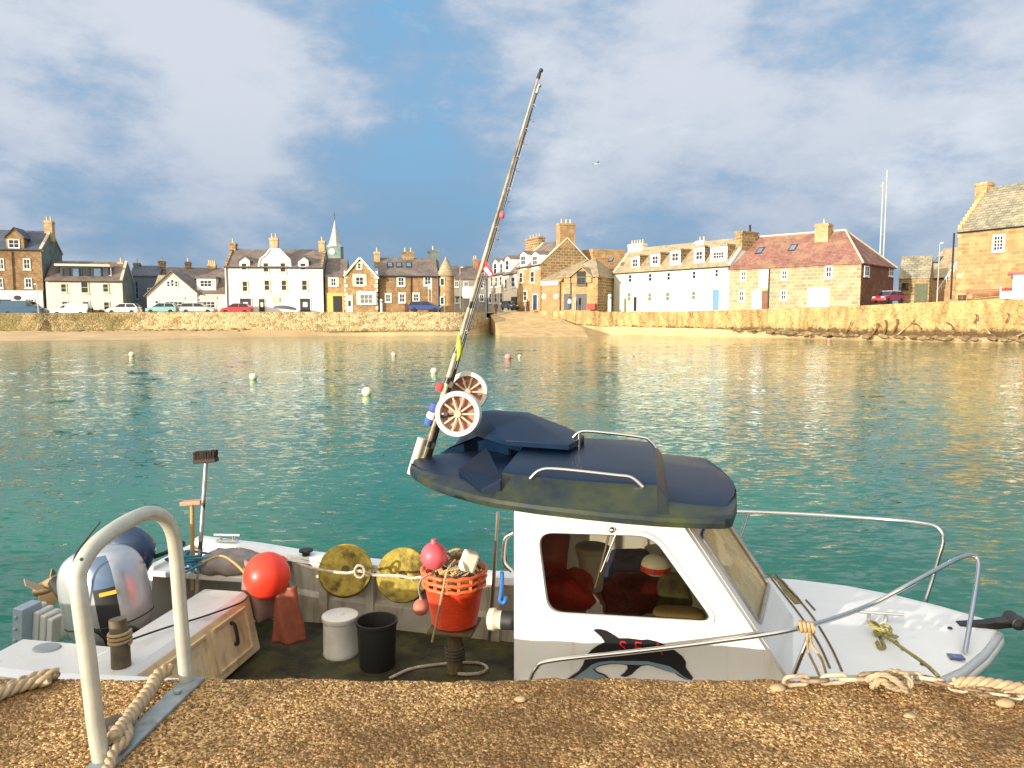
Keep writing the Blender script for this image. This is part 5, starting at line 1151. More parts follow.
# ------------------------------------------------------------------ fishing rods in the roof corner
RY = 4.60
rodw = pbr('pale_rod', (.50,.42,.28), .35, var=.2, scale=5, col2=(.14,.10,.05), c2amt=(.45,.6), sc2=3); rodd = pbr('dark_rod', (.035,.03,.03), .35, var=.3)
def rod(name, label, px, mat, rads, tipmat, reel=None, Y=RY):
    P = [atY(*q, Y) for q in px]; t_ = thing(name, label, 'fishing rod', P[0], 0, 'fishing rods on the boat roof')
    L_ = [p-P[0] for p in P]; path = []; rr_ = []
    k = 30
    for i in range(k+1): s_ = i/k; path.append(L_[0].lerp(L_[1], s_)); rr_.append(rads[0]+(rads[1]-rads[0])*s_)
    m = MB(); m.tube(path, rr_, 10); m.build('rod_blank', mat, t_, smooth=60)
    d = L_[1]-L_[0]; dn = d.normalized()
    for s_ in (.05,.16,.22,.30,.42): bn_ = MB(); c_ = L_[0].lerp(L_[1], s_); r__ = rads[0]+(rads[1]-rads[0])*s_; bn_.tube([c_-dn*.02, c_+dn*.02], r__+.003, 10); bn_.build('rod_whipping', rodd if mat is rodw else rodw, t_, smooth=50)
    for s_ in (.35,.5,.62,.72,.80,.87,.93):
        c_ = L_[0].lerp(L_[1], s_); g_ = MB(); o_ = Vector((.022,-.0,-.006)); r__ = .012
        g_.tube([c_+o_+Vector((r__*math.cos(w)*.9, r__*math.sin(w)*.5, r__*math.sin(w))) for w in [q*PI/5 for q in range(10)]], .0022, 5, closed=True); g_.tube([c_, c_+o_*.6], .003, 5); g_.build('line_guide', steel, t_)
    g_ = MB(); g_.tube([L_[1]-dn*.01, L_[1]+dn*.035], [.012,.009], 8); g_.ball(L_[1]+dn*.04+Vector((.004,0,0)), .013, 10, 8); g_.build('tip_ring', tipmat, t_, smooth=50)
    ln = MB(); ln.tube([L_[0].lerp(L_[1], .25)+Vector((.03,0,0)), L_[0].lerp(L_[1], .6)+Vector((.03,0,0)), L_[1]], .0012, 4); ln.build('fishing_line', pbr('nylon', (.6,.6,.6), .3), t_)
    if reel:
        (c0, r0, sh) = reel; c_ = atY(*c0, Y-.05+sh)-P[0]; ax = Vector((-.12+.1*(sh>0),-.97,.12)).normalized(); A1, B1 = frame_from(ax); M = Matrix((A1, B1, ax)).transposed()
        rimm = pbr('old_white_reel', (.70,.66,.60), .5, var=.15, scale=20, col2=(.45,.33,.25), c2amt=(.6,.8), sc2=12); woodm = pbr('reel_brown', (.36,.16,.10), .6, var=.35, scale=14, col2=(.55,.38,.26), c2amt=(.5,.7), sc2=9)
        r_ = MB(); r_.lathe([(r0*.76,.03),(r0*.78,.045),(r0*.97,.045),(r0,.03),(r0,-.03),(r0*.97,-.045),(r0*.76,-.045),(r0*.76,.03)], 40, c_, M, cap=False); ro = r_.build('reel', rimm, t_, smooth=40)
        b__ = MB(); b__.lathe([(0,-.03),(r0*.77,-.03),(r0*.77,-.01),(0,-.01)], 40, c_, M, cap=False); b__.build('reel_spool', woodm, ro, smooth=40)
        s__ = MB()
        for q in range(10):
            w = q*2*PI/10; u_ = A1*math.cos(w)+B1*math.sin(w); s__.bar(c_+u_*.012+ax*.018, c_+u_*r0*.77+ax*.018, .011, .02, ax)
        s__.lathe([(0,.04),(.022,.04),(.026,.0),(.026,-.01)], 14, c_, M); s__.build('reel_spokes', pbr('reel_tan', (.58,.42,.30), .5, var=.25, scale=20), ro)
        h_ = MB(); q = c_+A1*r0*.45+ax*.02; h_.tube([q, q+ax*.06], [.010,.013], 8); h_.tube([c_, c_ + Vector((-.15,.0,-.02))], .012, 8); h_.build('reel_handle', rodd, ro, smooth=40)
    return t_
rod('fishing_rod', 'pale fishing rod with black tip and white spoked reel, longer of the two', ((423,462),(538.5,77)), rodw, (.018,.006), rodd, ((458.5,414),.142,-.02))
rod('fishing_rod', 'darker fishing rod with a brown centred reel behind the white spoked one', ((427,463),(537,92)), rodd, (.019,.005), steel, ((467.5,392),.132,.14), RY+.05)
hd_ = thing('rod_holder', 'white tube rod holder at the corner of the navy roof', 'rod holder', atY(411,474,RY)); a = Vector((0,0,0)); b_ = atY(422,438,RY)-hd_.location
MB().tube([a, b_], .027, 14).build('holder_tube', pbr('cream_tube', (.66,.58,.45), .5, var=.12), hd_, smooth=50)
MB().bar(b_*.45, atY(430,463,RY+.02)-hd_.location, .03, .05).build('holder_bracket', steel_r, hd_)
rg_ = thing('striped_rag', 'red white and blue cloth wraps tied round the rods above the reels', 'rag', atY(433,402,RY-.03))
for (px, py), mat in (((434,407),pbr('blue_rag', (.06,.10,.35), .8, var=.2)), ((431,416),white_paint), ((429,421),pbr('blue_rag', (.06,.10,.35))), ((440,387),pbr('red_rag', (.5,.06,.05), .8))):
    c_ = atY(px, py, RY-.0)-rg_.location; dn = (atY(538.5,77,RY)-atY(423,462,RY)).normalized(); m = MB(); m.tube([c_-dn*.025, c_, c_+dn*.025], [.024,.03,.024], 12); m.build('cloth_wrap', mat, rg_, smooth=50)
lu = thing('fishing_lure', 'yellow green lure hanging from the rods above the reels', 'lure', atY(459,347,RY-.05)); MB().tube([(0,0,.09),(.0,0,.05),(.004,0,0),(.0,0,-.05),(-.01,0,-.085)], [.004,.014,.019,.014,.004], 10).build('lure_body', pbr('lure_yellow', (.50,.52,.03), .4, var=.2), lu, smooth=60)
fg = thing('small_flag', 'small red and white pennant tied to the fishing rods', 'flag', atY(478,268,RY)); m = MB()
q = [(0,.03),(.02,.055),(.05,.05),(.07,.01),(.095,-.03),(.085,-.06),(.06,-.05),(.03,-.03),(.0,-.015)]
m.prism([(u, v) for u, v in q], lambda u, v, t: (u, t+.012*math.sin(u*60), v), -.003, .003); m.build('pennant', pbr('red_pennant', (.62,.05,.05), .7), fg)
m = MB(); m.prism([(.03,-.003),(.052,.008),(.088,-.04),(.07,-.05)], lambda u, v, t: (u, t+.012*math.sin(u*60), v), -.006, .006); m.build('pennant_stripe', white_paint, fg)
fl_ = thing('bait_float', 'tiny pink float caught on the fishing line halfway up the rods', 'float', atY(502,215,RY-.02)); m = MB(); m.ball((0,0,0), (.016,.016,.024), 10, 8); m.build('float_body', pbr('pink_plastic', (.8,.1,.1)), fl_, smooth=60)
# ------------------------------------------------------------------ the pier in the foreground
PZ = .95; PE = 2.965
pm = bpy.data.materials.new('pebble_concrete'); pm.use_nodes = True; nt = pm.node_tree; L = nt.links; b = nt.nodes['Principled BSDF']; b.inputs['Roughness'].default_value = .75
tc = nn(nt, 'ShaderNodeTexCoord'); vo = nn(nt, 'ShaderNodeTexVoronoi', i_Scale=120); vo.inputs['Randomness'].default_value = 1
nz = nn(nt, 'ShaderNodeTexNoise', i_Scale=60, i_Detail=2); L.new(tc.outputs['Object'], nz.inputs['Vector'])
va = nn(nt, 'ShaderNodeVectorMath', operation='SCALE'); va.inputs['Scale'].default_value = .008; L.new(nz.outputs['Color'], va.inputs[0]); vb = nn(nt, 'ShaderNodeVectorMath', operation='ADD'); L.new(tc.outputs['Object'], vb.inputs[0]); L.new(va.outputs[0], vb.inputs[1]); L.new(vb.outputs[0], vo.inputs['Vector'])
sep = nn(nt, 'ShaderNodeSeparateColor'); L.new(vo.outputs['Color'], sep.inputs[0])
cr = nn(nt, 'ShaderNodeValToRGB'); cr.color_ramp.elements[0].color = (.10,.04,.006,1); cr.color_ramp.elements[1].color = (.86,.58,.27,1); e_ = cr.color_ramp.elements.new(.55); e_.color = (.42,.225,.065,1); L.new(sep.outputs[0], cr.inputs[0])
n2 = nn(nt, 'ShaderNodeTexNoise', i_Scale=1.5, i_Detail=8, i_Roughness=.68); L.new(tc.outputs['Object'], n2.inputs['Vector'])
r1 = nn(nt, 'ShaderNodeMapRange', i_1=.45, i_2=.60, i_4=.72); L.new(n2.outputs['Fac'], r1.inputs[0])
mm = nn(nt, 'ShaderNodeMix', data_type='RGBA'); L.new(r1.outputs[0], mm.inputs[0]); L.new(cr.outputs[0], mm.inputs[6]); mm.inputs[7].default_value = (.13,.062,.013,1)
L.new(mm.outputs[2], b.inputs['Base Color'])
bp = nn(nt, 'ShaderNodeBump', i_Strength=.8, i_Distance=.006); L.new(vo.outputs['Distance'], bp.inputs['Height']); bp.invert = True; L.new(bp.outputs[0], b.inputs['Normal'])
def pier_h(x, y):
    p = Vector((x, y, 0))
    h = noise.noise(p*1.6)*.012 + noise.noise(p*6)*.006
    d = noise.voronoi(Vector((x*100, y*100, noise.noise(p*30)*.6)))[0][0]
    h += .0085*(1-min(d, 1.0)**1.4) + noise.noise(p*140)*.0012
    return h
m = MB(); nx, ny = 980, 150; X0, X1 = -2.5, 2.5; Y0 = 2.2
ridx = []
edge = [PE + .022*noise.noise(Vector((x_*2.3, 0, 3))) + .016*noise.noise(Vector((x_*9, 1, 7))) + .008*noise.noise(Vector((x_*31, 1, 7))) for x_ in [X0+(X1-X0)*i/nx for i in range(nx+1)]]
rings = []
for j in range(ny+1):
    row = []
    for i in range(nx+1):
        x = X0+(X1-X0)*i/nx; y = Y0+(edge[i]-Y0)*j/ny
        dr = max(0, (y-(edge[i]-.035))/.035)
        row.append((x, y, PZ + pier_h(x, y) - .018*dr*dr))
    rings.append(row)
for dz, dy in ((.05,.006),(.12,.0),(.3,.012),(.6,.0),(1.2,.02),(3.2,.03)):
    rings.append([(r[0], edge[i]+dy+.012*noise.noise(Vector((r[0]*7, dz*9, 2))), PZ-dz) for i, r in enumerate(rings[ny])])
m.loft(rings, closed=False, cap0=False, cap1=False)
po_ = m.build('pier', pm, recalc=False, smooth=180); tag(po_, kind='structure')
m = MB(); m.bx(-40, X0+.004, -8, PE-.01, -2, PZ-.004); m.bx(X1-.004, 40, -8, PE-.01, -2, PZ-.004); m.bx(X0+.006, X1-.006, -8, Y0+.01, -2, PZ-.006); tag(m.build('pier_deck', pm), kind='structure')
# ladder hand rail
galv = pbr('galvanised_steel', (.52,.52,.44), .42, metal=.25, var=.12, scale=9, col2=(.44,.43,.33), c2amt=(.5,.8), sc2=16, bump=.1, bscale=60, dist=.003); galvb = pbr('blue_galvanised', (.30,.34,.35), .5, metal=.3, var=.25, scale=14, col2=(.20,.16,.10), c2amt=(.55,.75), sc2=9)
lp = atZ(101, 768, PZ+.01); ld = thing('ladder_handrail', 'bent grey galvanised handrail hoop over the pier ladder at the left', 'handrail', (lp.x, 2.36, PZ))
lo_ = ld.location.copy()
pth = [(102,772,2.36),(95,720,2.365),(88,660,2.37),(80,600,2.375),(78,578,2.39),(84,560,2.42),(97,543,2.48),(118,527,2.58),(140,515.5,2.69),(152,513,2.76),(163,517,2.82),(171,528,2.86),(175,545,2.88),(178,580,2.89),(181,620,2.895),(186,672,2.90)]
P_ = [atY(a, b_, Y)-lo_ for a, b_, Y in pth]; P_[0].z = .015; P_[-1].z = .015
hr = MB(); hr.tube(catmull(P_, 8), .0275, 20); ho = hr.build('hoop', galv, ld, smooth=60)
for (a, b_, Y) in ((83,560,2.385),): 
    q = atY(a, b_, Y)-lo_; 
for q, dr_ in ((atY(84,558,2.36)-lo_, 1),):
    m = MB(); m.lathe([(0,0),(.006,0),(.006,.004),(0,.004)], 10, q+Vector((.0,-.012,0)), Matrix.Rotation(PI/2,3,'X')); m.build('rivet', rubber, ho)
d = P_[-1]-P_[0]; dn = Vector((d.x, d.y, 0)).normalized(); sd = Vector((dn.y, -dn.x, 0))
m = MB(); a = Vector((P_[0].x, P_[0].y, .016)) - dn*.1 + sd*.02; b_ = Vector((P_[-1].x, P_[-1].y, .016)) + dn*.035 + sd*.02; m.bar(a, b_, .085, .014); fo2 = m.build('base_plate', galvb, ld, bevel=.003)
m = MB()
for t_, o_ in ((.80,.03),(.3,.03)): 
    c_ = a.lerp(b_, t_)+sd*o_*0; m.lathe([(.016,.008),(.016,.018),(0,.018)], 6, c_+Vector((0,0,0)))
m.build('bolt', galvb, fo2)
ropem = pbr('old_mooring_rope', (.44,.33,.20), .95, var=.25, scale=25, col2=(.36,.27,.16), c2amt=(.5,.75), sc2=12)
m = MB(); pts = [atZ(*q, PZ+z) for q, z in (((170,668),.055),((158,676),.05),((150,690),.045),((140,703),.045),((130,716),.045),((118,732),.06),((112,742),.06))]
m.rope(catmull(pts, 8), .027, pitch=.11, n=8); pts = [atZ(*q, PZ+.05) for q in ((122,722),(128,731),(124,742),(114,752),(108,768),(100,790))]; m.rope(catmull(pts, 8), .018, n=7)
tag(m.build('thick_rope', ropem, smooth=60), 'thick pale twisted rope lying along the foot of the ladder handrail', 'rope')
m = MB(); a = atZ(113, 726, PZ+.04); Mq = Matrix.Rotation(.5,3,'Z'); m.obox(a, (.07,.04,.06), Mq); m.obox(a+Vector((.045,-.05,.01)), (.05,.045,.05), Matrix.Rotation(.9,3,'Z')); m.lathe([(0,0),(.022,0),(.022,.05),(0,.05)], 12, a+Vector((.06,-.09,-.02))); m.build('rusty_shackle', pbr('old_shackle', (.09,.07,.05), .6, var=.4, scale=20), None, bevel=.008); tag(bpy.data.objects['rusty_shackle'], 'dark rusted shackle tucked beside the thick rope on the pier', 'shackle')
m = MB(); 
for dy, k in ((0, 0), (.055, 1)):
    pts = [atZ(*q, PZ+.03) + Vector((0, -dy, 0)) for q in ((-25,706),(0,692),(20,683),(40,676.5),(58,673.5))] ; m.rope(catmull(pts, 8), .024, pitch=.12, n=8)
tag(m.build('rope_ends', ropem, smooth=60), 'two thick pale rope ends lying on the pier edge at the far left', 'rope')
# chain along the pier edge
chm = pbr('pale_chain', (.55,.45,.32), .6, metal=.1, var=.25, scale=18, col2=(.25,.14,.06), c2amt=(.5,.7), sc2=14); chd = pbr('rust_chain', (.22,.14,.08), .7, metal=.1, var=.4, scale=18, col2=(.45,.36,.26), c2amt=(.5,.7), sc2=14)
def chain(name, label, pts, mats, n_l):
    path = catmull(pts, 12); tot = sum((q-p).length for p, q in zip(path, path[1:])); m = MB(); ll = tot/n_l
    def at(s_):
        for p, q in zip(path, path[1:]):
            d_ = (q-p).length
            if s_ <= d_: return p.lerp(q, s_/d_), (q-p).normalized()
            s_ -= d_
        return path[-1], (path[-1]-path[-2]).normalized()
    for i in range(n_l):
        c_, t_ = at((i+.5)*ll); a_, b__ = frame_from(t_); tw = (.35 if i % 2 else 1.35)+random.uniform(-.2,.2); u_ = a_*math.cos(tw)+b__*math.sin(tw)
        hl, hw, r = ll*.66, ll*.30, ll*.115
        pp = []
        for q in range(16):
            w = q*2*PI/16; cc, ss = math.cos(w), math.sin(w)
            pp.append(c_ + t_*(math.copysign(max(0, hl-hw), cc)+hw*cc*1.0) + u_*(hw*ss))
        m.mat(1 if random.random() < .4 else 0).tube(pp, r, 8, closed=True)
    return tag(m.build(name, mats, smooth=60), label, 'chain')
chain('mooring_chain', 'pale heavy mooring chain lying along the pier edge in front of the foredeck', [atZ(*q, PZ+z) for q, z in (((787,681),.03),((815,680),.03),((850,678.5),.035),((885,677.5),.035),((915,678),.035),((940,681),.035))], [chm, chd], 8)
chain('rusty_chain', 'darker rusty chain heaped on the pier edge at the right', [atZ(*q, PZ+z) for q, z in (((925,679),.03),((950,686),.04),((972,690),.035),((1000,694),.03),((1035,697),.03))], [chd, chm], 8)
m = MB(); pts = [atZ(*q, PZ+z) for q, z in (((872,686),.03),((880,677),.06),((892,672),.08),((905,675),.07),((910,684),.05),((902,689),.03),((890,686),.05),((882,681),.07))]; m.rope(catmull(pts, 8, True), .0135, n=6); pts = [atZ(*q, PZ+z) for q, z in (((866,680),.04),((882,675),.08),((898,682),.07),((906,691),.03))]; m.rope(catmull(pts, 8), .013, n=6)
tag(m.build('knotted_rope', ropem, smooth=60), 'short pale rope knotted round the mooring chain on the pier edge', 'rope')
m = MB(); pts = [atZ(*q, PZ+z) for q, z in (((955,683),.06),((975,681),.075),((1000,684),.07),((1030,690),.06),((1060,700),.05))]; m.rope(catmull(pts, 8), .020, pitch=.1, n=7); tag(m.build('coarse_rope', ropem, smooth=60), 'coarse pale rope lying over the rusty chain at the right end of the pier', 'rope')
for i, (q, r, lb) in enumerate((((778,688),.022,'small pale stone on the pier edge left of the mooring chain'),((910,716),.016,'tiny white shell on the pier below the mooring chain'),((521,699),.016,'pale shell on the pier in front of the cabin corner'),((1005,703),.024,'pale round stone under the rusty chain'))):
    p = atZ(*q, PZ+.008); m = MB(); m.ball((0,0,0), (r*1.5, r, r*.7), 14, 9); m.v = [tuple(Vector(v)*(1+.2*noise.noise(Vector(v)*60+p))) for v in m.v]; tag(m.build('pebble', pbr('pale_stone', (.40,.29,.16), .8, var=.15), smooth=60, loc=p), lb, 'pebble' if i != 1 else 'shell')

# ------------------------------------------------------------------ buoys on the water
bwht = pbr('white_buoy', (.85,.76,.50), .5, var=.06); bpk = pbr('faded_pink_buoy', (.75,.30,.25), .5, var=.1)
BGR = 'mooring buoys floating in the harbour'
for (px, py, r, mat, lb) in ((367,395,5.2,bwht,'largest white mooring buoy, left of the rods'),(253.5,379,4.0,bwht,'white mooring buoy in the reflection of the white inn'),(394,355.5,2.6,bwht,'small pink topped white buoy left of the rods, nearer the far shore'),(132,356,2.8,bwht,'small white buoy far left, off the gabled cream cottage'),(434,373,3.4,bwht,'white buoy just behind the fishing rods'),(508,359,3.4,bpk,'faded pink mooring buoy right of the rods'),(519.5,357,1.6,bwht,'tiny white float right beside the faded pink buoy'),(786.5,335,1.8,bwht,'tiny pale buoy near the foot of the quay wall'),(829,341,1.8,bpk,'tiny pinkish buoy below the red roofed store')):
    p = atZ(px, py, 0); R_ = r/F*p.y; t_ = thing('mooring_buoy', lb, 'buoy', (p.x, p.y, 0), random.random()*6, BGR)
    m = MB(); m.ball((0,0,R_*.62), (R_,R_,R_*.95), 18, 12)
    if lb.startswith('small pink'):
        for i, f_ in enumerate(m.f):
            if sum(m.v[k][2] for k in f_)/4 > R_*.8: m.m[i] = 1
    m.build('buoy_body', [mat, bpk], t_, smooth=60)
    MB().tube([(0,0,R_*1.5),(R_*.1,0,R_*1.8),(-R_*.1,0,R_*1.8),(0,0,R_*1.5)], R_*.07, 6).build('buoy_ring', iron, t_)
# gull
gp = atY(597, 164, 45); gu = thing('seagull', 'white seagull gliding high in the sky right of the rods', 'bird', gp); m = MB(); m.ball((0,0,0), (.16,.045,.045), 12, 8); m.ball((.16,0,.02), (.04,.03,.03), 8, 6)
m.add([(.06,.03,.02),(-.05,.03,.02),(-.06,.30,.09),(.03,.30,.10),(-.12,.60,.03)], [(0,1,2,3),(3,2,4)]); m.add([(.06,-.03,.02),(-.05,-.03,.02),(-.06,-.30,.09),(.03,-.30,.10),(-.12,-.60,.03)], [(3,2,1,0),(4,2,3)]); m.build('body', pbr('gull_white', (.8,.82,.82), .7, var=.05), gu, smooth=60)
gu.rotation_euler = (0, 0, .3)

# ------------------------------------------------------------------ quay side: vehicles
carglass = pbr('car_glass', (.015,.02,.025), .06, var=.2); tyre = pbr('tyre', (.02,.02,.02), .8); rimm_ = pbr('wheel_rim', (.45,.45,.46), .35, metal=.6); lampw = pbr('headlamp', (.8,.8,.75), .2); lampr = pbr('tail_lamp', (.45,.02,.02), .3)
SHAPES = {
 'hatch': dict(L=4.0, W=1.7, body=[(-2.0,.30),(-2.0,.75),(-1.92,.98),(.85,.98),(1.75,.80),(2.0,.58),(2.0,.30)], roof=[(-1.88,.96),(-1.45,1.44),(.25,1.46),(1.05,.96)], wx=(-1.25,1.28)),
 'estate': dict(L=4.5, W=1.75, body=[(-2.25,.30),(-2.25,.8),(-2.18,1.0),(1.0,1.0),(2.0,.80),(2.25,.58),(2.25,.30)], roof=[(-2.12,.98),(-1.85,1.45),(.35,1.48),(1.2,.98)], wx=(-1.4,1.42)),
 'van': dict(L=5.2, W=1.95, body=[(-2.6,.35),(-2.6,1.15),(-2.55,1.18),(1.65,1.18),(2.35,1.0),(2.6,.7),(2.6,.35)], roof=[(-2.56,1.16),(-2.5,1.95),(.75,1.98),(1.75,1.16)], wx=(-1.6,1.65))}
def car(name, label, cat, px, py, Y, rz, shape, paint, panel=False, group='vehicles parked along the far quay', tilt=0, roofmat=None):
    S = SHAPES[shape]; p = atY(px, py, Y); t_ = thing(name, label, cat, p, rz, group)
    W = S['W']/2; m = MB(); bd = S['body']; 
    secs = []
    for y, k in ((-W,.0),(-W+.10,1),(W-.10,1),(W,0)):
        cx, cz = 0, .62
        secs.append([Vector((cx+(x-cx)*(1 if k else .975), y, cz+(z-cz)*(1 if k else .86))) for x, z in bd])
    m.loft(secs); bo = m.build('body', paint, t_, smooth=35)
    rp = S['roof']; x0, z0 = rp[0]; g = MB(); zt = max(z for _, z in rp)
    base = [(rp[0][0],rp[0][1]),(rp[1][0],rp[1][1]-.05),(rp[2][0],rp[2][1]-.05),(rp[3][0],rp[3][1])]
    def yat(z): return W-.10-(z-z0)*.22
    g.loft([[Vector((x, s_*yat(z), z)) for x, z in base] for s_ in (-1, 1)]); g.build('windows', paint if panel else carglass, t_, smooth=20)
    if panel:
        q = MB(); q.prism([(.62,1.25),(.62,1.78),(.72,1.78),(1.45,1.25)], lambda u, v, t: (u, t*(yat(v)+.012)/W, v), -W, W); q.build('cab_windows', carglass, t_)
        q = MB(); q.prism([(.84,1.82),(1.66,1.22),(1.70,1.25),(.88,1.86)], lambda u, v, t: (u, t, v), -W+.25, W-.25); q.build('windscreen', carglass, t_)
    rfm = MB(); a_, b__ = rp[1], rp[2]; rfm.loft([[Vector((a_[0]-.02, s_*yat(zt-.05), a_[1]-.055)), Vector((a_[0]+.1, s_*yat(zt), a_[1]+.01)), Vector((b__[0]-.1, s_*yat(zt), b__[1]+.01)), Vector((b__[0]+.02, s_*yat(zt-.05), b__[1]-.055))] for s_ in (-1, 1)])
    rfm.build('car_roof', roofmat or paint, t_, smooth=30)
    if not panel:
        pl = MB()
        for s_ in (-1, 1):
            for (xa, za), (xb, zb) in ((rp[0], rp[1]), (rp[3], rp[2]), ((-.45,z0),(-.5,zt-.05))): pl.bar((xa, s_*(yat(za)+.008), za), (xb, s_*(yat(zb-.03)+.008), zb-.03), .09, .05)
        pl.build('window_pillars', paint, t_)
    for wx_ in S['wx']:
        for s_ in (-1, 1):
            Mw = Matrix.Rotation(PI/2, 3, 'X'); c_ = (wx_, s_*(W-.09), .31); q = MB(); q.lathe([(.18,-.1),(.29,-.1),(.31,-.07),(.31,.07),(.29,.1),(.18,.1)], 18, c_, Mw); wh = q.build('wheel', tyre, t_, smooth=40); q = MB(); q.lathe([(0,-.085),(.175,-.095),(.18,.095),(0,.085)], 14, c_, Mw); q.build('rim', rimm_, wh, smooth=40)
    hx, tx = bd[-1][0], bd[0][0]
    for s_ in (-1, 1):
        MB().bx(hx-.22, hx-.02, s_*(W-.32)-.16, s_*(W-.32)+.16, .60, .74).build('headlight', lampw, t_); MB().bx(tx-.015, tx+.08, s_*(W-.24)-.1, s_*(W-.24)+.1, .68, .9).build('tail_light', lampr, t_)
    return t_
paint = lambda n, c: pbr('car_paint_'+n, c, .25, var=.03, coat=.5)
car('parked_van', 'dark teal blue panel van parked below the tall brown house', 'van', 25, 316.0, 97, .12, 'van', paint('teal', (.012,.07,.13)), True)
car('parked_van', 'white low van parked in front of the cream house', 'van', 72, 315.0, 98.0, PI+.14, 'van', paint('white', (.78,.77,.73)), True).scale = (.88,.9,.74)
car('parked_car', 'white car parked in front of the dark recessed house', 'car', 124.5, 314.5, 99, PI+.1, 'hatch', paint('white', (.78,.77,.73)))
car('parked_car', 'pale teal hatchback parked below the gabled cream cottage', 'car', 163, 314, 99.5, PI+.1, 'hatch', paint('aqua', (.22,.42,.42)))
car('parked_car', 'silver grey estate car parked below the cottage dormer', 'car', 199, 314, 100, .08, 'estate', paint('silver', (.45,.46,.48)))
car('parked_car', 'bright red hatchback parked before the white inn', 'car', 237, 314.2, 100.5, PI+.08, 'hatch', paint('red', (.55,.02,.03)))
car('parked_car', 'dark blue car parked before the long brown house', 'car', 425, 312, 104, .05, 'estate', paint('blue', (.015,.05,.22)))
car('parked_car', 'dark red sports car with white stripes parked by the dark end wall of the store', 'car', 888, 303.2, 84, -2.6, 'hatch', paint('maroon', (.28,.02,.04)), roofmat=paint('white', (.78,.77,.73))).scale = (.96,1,.95)
car('parked_car', 'black car half hidden in the shop opening of the cream gabled wing', 'car', 510, 310, 119, -1.2, 'hatch', paint('black', (.02,.02,.025)))
# covered dinghy before the inn
p = atY(285, 310.5, 101); dg = thing('upturned_dinghy', 'small dark dinghy propped against the front of the white inn', 'boat', p, .1); m = MB()
rr_ = []
for k in range(9): t_ = -1+k/4; w = .55*math.sqrt(max(0, 1-.85*t_*t_)); rr_.append([Vector((t_*1.5, w*math.cos(q*PI/6), .05+.5*math.sqrt(max(.02,1-.8*t_*t_))*math.sin(q*PI/6)+.25*(1-t_)*.5)) for q in range(7)])
m.loft(rr_, closed=False); m.build('dinghy_hull', pbr('dinghy', (.10,.10,.10), .5, var=.2), dg, smooth=50)
# shrubs by the white van
leaf = pbr('shrub_leaf', (.10,.085,.03), .8, var=.4, scale=5)
for px, r, lb in ((91.5,.75,'dark round shrub beside the white van'),(100.5,.6,'smaller brown shrub right of the dark round shrub')):
    p = atY(px, 315, 98); t_ = thing('shrub', lb, 'shrub', p); m = MB()
    for q in range(420):
        v = Vector((random.gauss(0,1), random.gauss(0,1), random.gauss(0,1))).normalized()*r*(random.random()**.4)*(1+.25*noise.noise(Vector((q*.3,px,0)))); v.z = abs(v.z)*1.1+.1; a_ = Vector((random.gauss(0,1), random.gauss(0,1), random.gauss(0,1))).normalized()*.11; b__ = a_.cross(v).normalized()*.08
        m.add([v-a_, v+b__, v+a_, v-b__], [(0,1,2,3)])
    m.build('foliage', leaf, t_, recalc=False); MB().tube([(0,0,-.3),(0,0,r*.7)], [.05,.03], 6).build('stem', pbr('twig', (.12,.08,.04), .9), t_)
# people
def person(label, px, py, Y, rz, coat, trousers, ht=1.72, stride=.22):
    p = atY(px, py, Y); t_ = thing('person', label, 'person', p, rz); k = ht/1.72
    V = [(0,0,.95),(0,.0,1.12),(0,.02,1.34),(0,.02,1.47),(0,.03,1.56),(0,.05,1.66),
         (.10,0,.92),(.11,stride*.6,.52),(.11,stride*.4,.10),(.11,stride*.4+.14,.04),
         (-.10,0,.92),(-.11,-stride*.2,.52),(-.11,-stride*1.1,.12),(-.11,-stride*1.1+.13,.04),
         (.17,.02,1.40),(.23,-.07,1.13),(.22,.05,.90),(.22,.10,.82),
         (-.17,.02,1.40),(-.23,.06,1.13),(-.22,.18,.92),(-.22,.23,.84)]
    E_ = [(0,1),(1,2),(2,3),(3,4),(4,5),(0,6),(6,7),(7,8),(8,9),(0,10),(10,11),(11,12),(12,13),(2,14),(14,15),(15,16),(16,17),(2,18),(18,19),(19,20),(20,21)]
    Rr = [.15,.15,.16,.065,.085,.09,.10,.075,.05,.045,.10,.075,.05,.045,.08,.055,.045,.035,.08,.055,.045,.035]
    me = bpy.data.meshes.new('body'); me.from_pydata([(x*k, y*k, z*k) for x, y, z in V], E_, []); o = bpy.data.objects.new('body', me); COL.objects.link(o); o.parent = t_
    md = o.modifiers.new('skin', 'SKIN'); 
    if not me.skin_vertices: return t_
    for i, r in enumerate(Rr): me.skin_vertices[0].data[i].radius = (r*k, r*k*(.75 if i in (0,1,2) else 1))
    me.skin_vertices[0].data[0].use_root = True
    s_ = o.modifiers.new('sub', 'SUBSURF'); s_.levels = 1; s_.render_levels = 1
    dg_ = bpy.context.evaluated_depsgraph_get(); me2 = bpy.data.meshes.new_from_object(o.evaluated_get(dg_)); o.modifiers.clear(); o.data = me2; me2.name = 'body'
    skin = pbr('skin', (.50,.30,.20), .6); shoe = pbr('shoe', (.02,.02,.02), .6)
    me2.materials.clear()
    for mt in (coat, trousers, skin, shoe): me2.materials.append(mt)
    for f_ in me2.polygons:
        c_ = f_.center/k; f_.material_index = 3 if c_.z < .10 else 1 if c_.z < .86 and abs(c_.x) < .19 else 2 if c_.z > 1.47 or (abs(c_.x) > .18 and c_.z < .87) else 0; f_.use_smooth = True
    m = MB(); m.ball((0,.035*k,1.69*k), (.095,.105,.10), 12, 8); m.v = [v for v in m.v]; m.build('hair', pbr('dark_hair', (.03,.02,.015), .7), t_, smooth=60)
    return t_
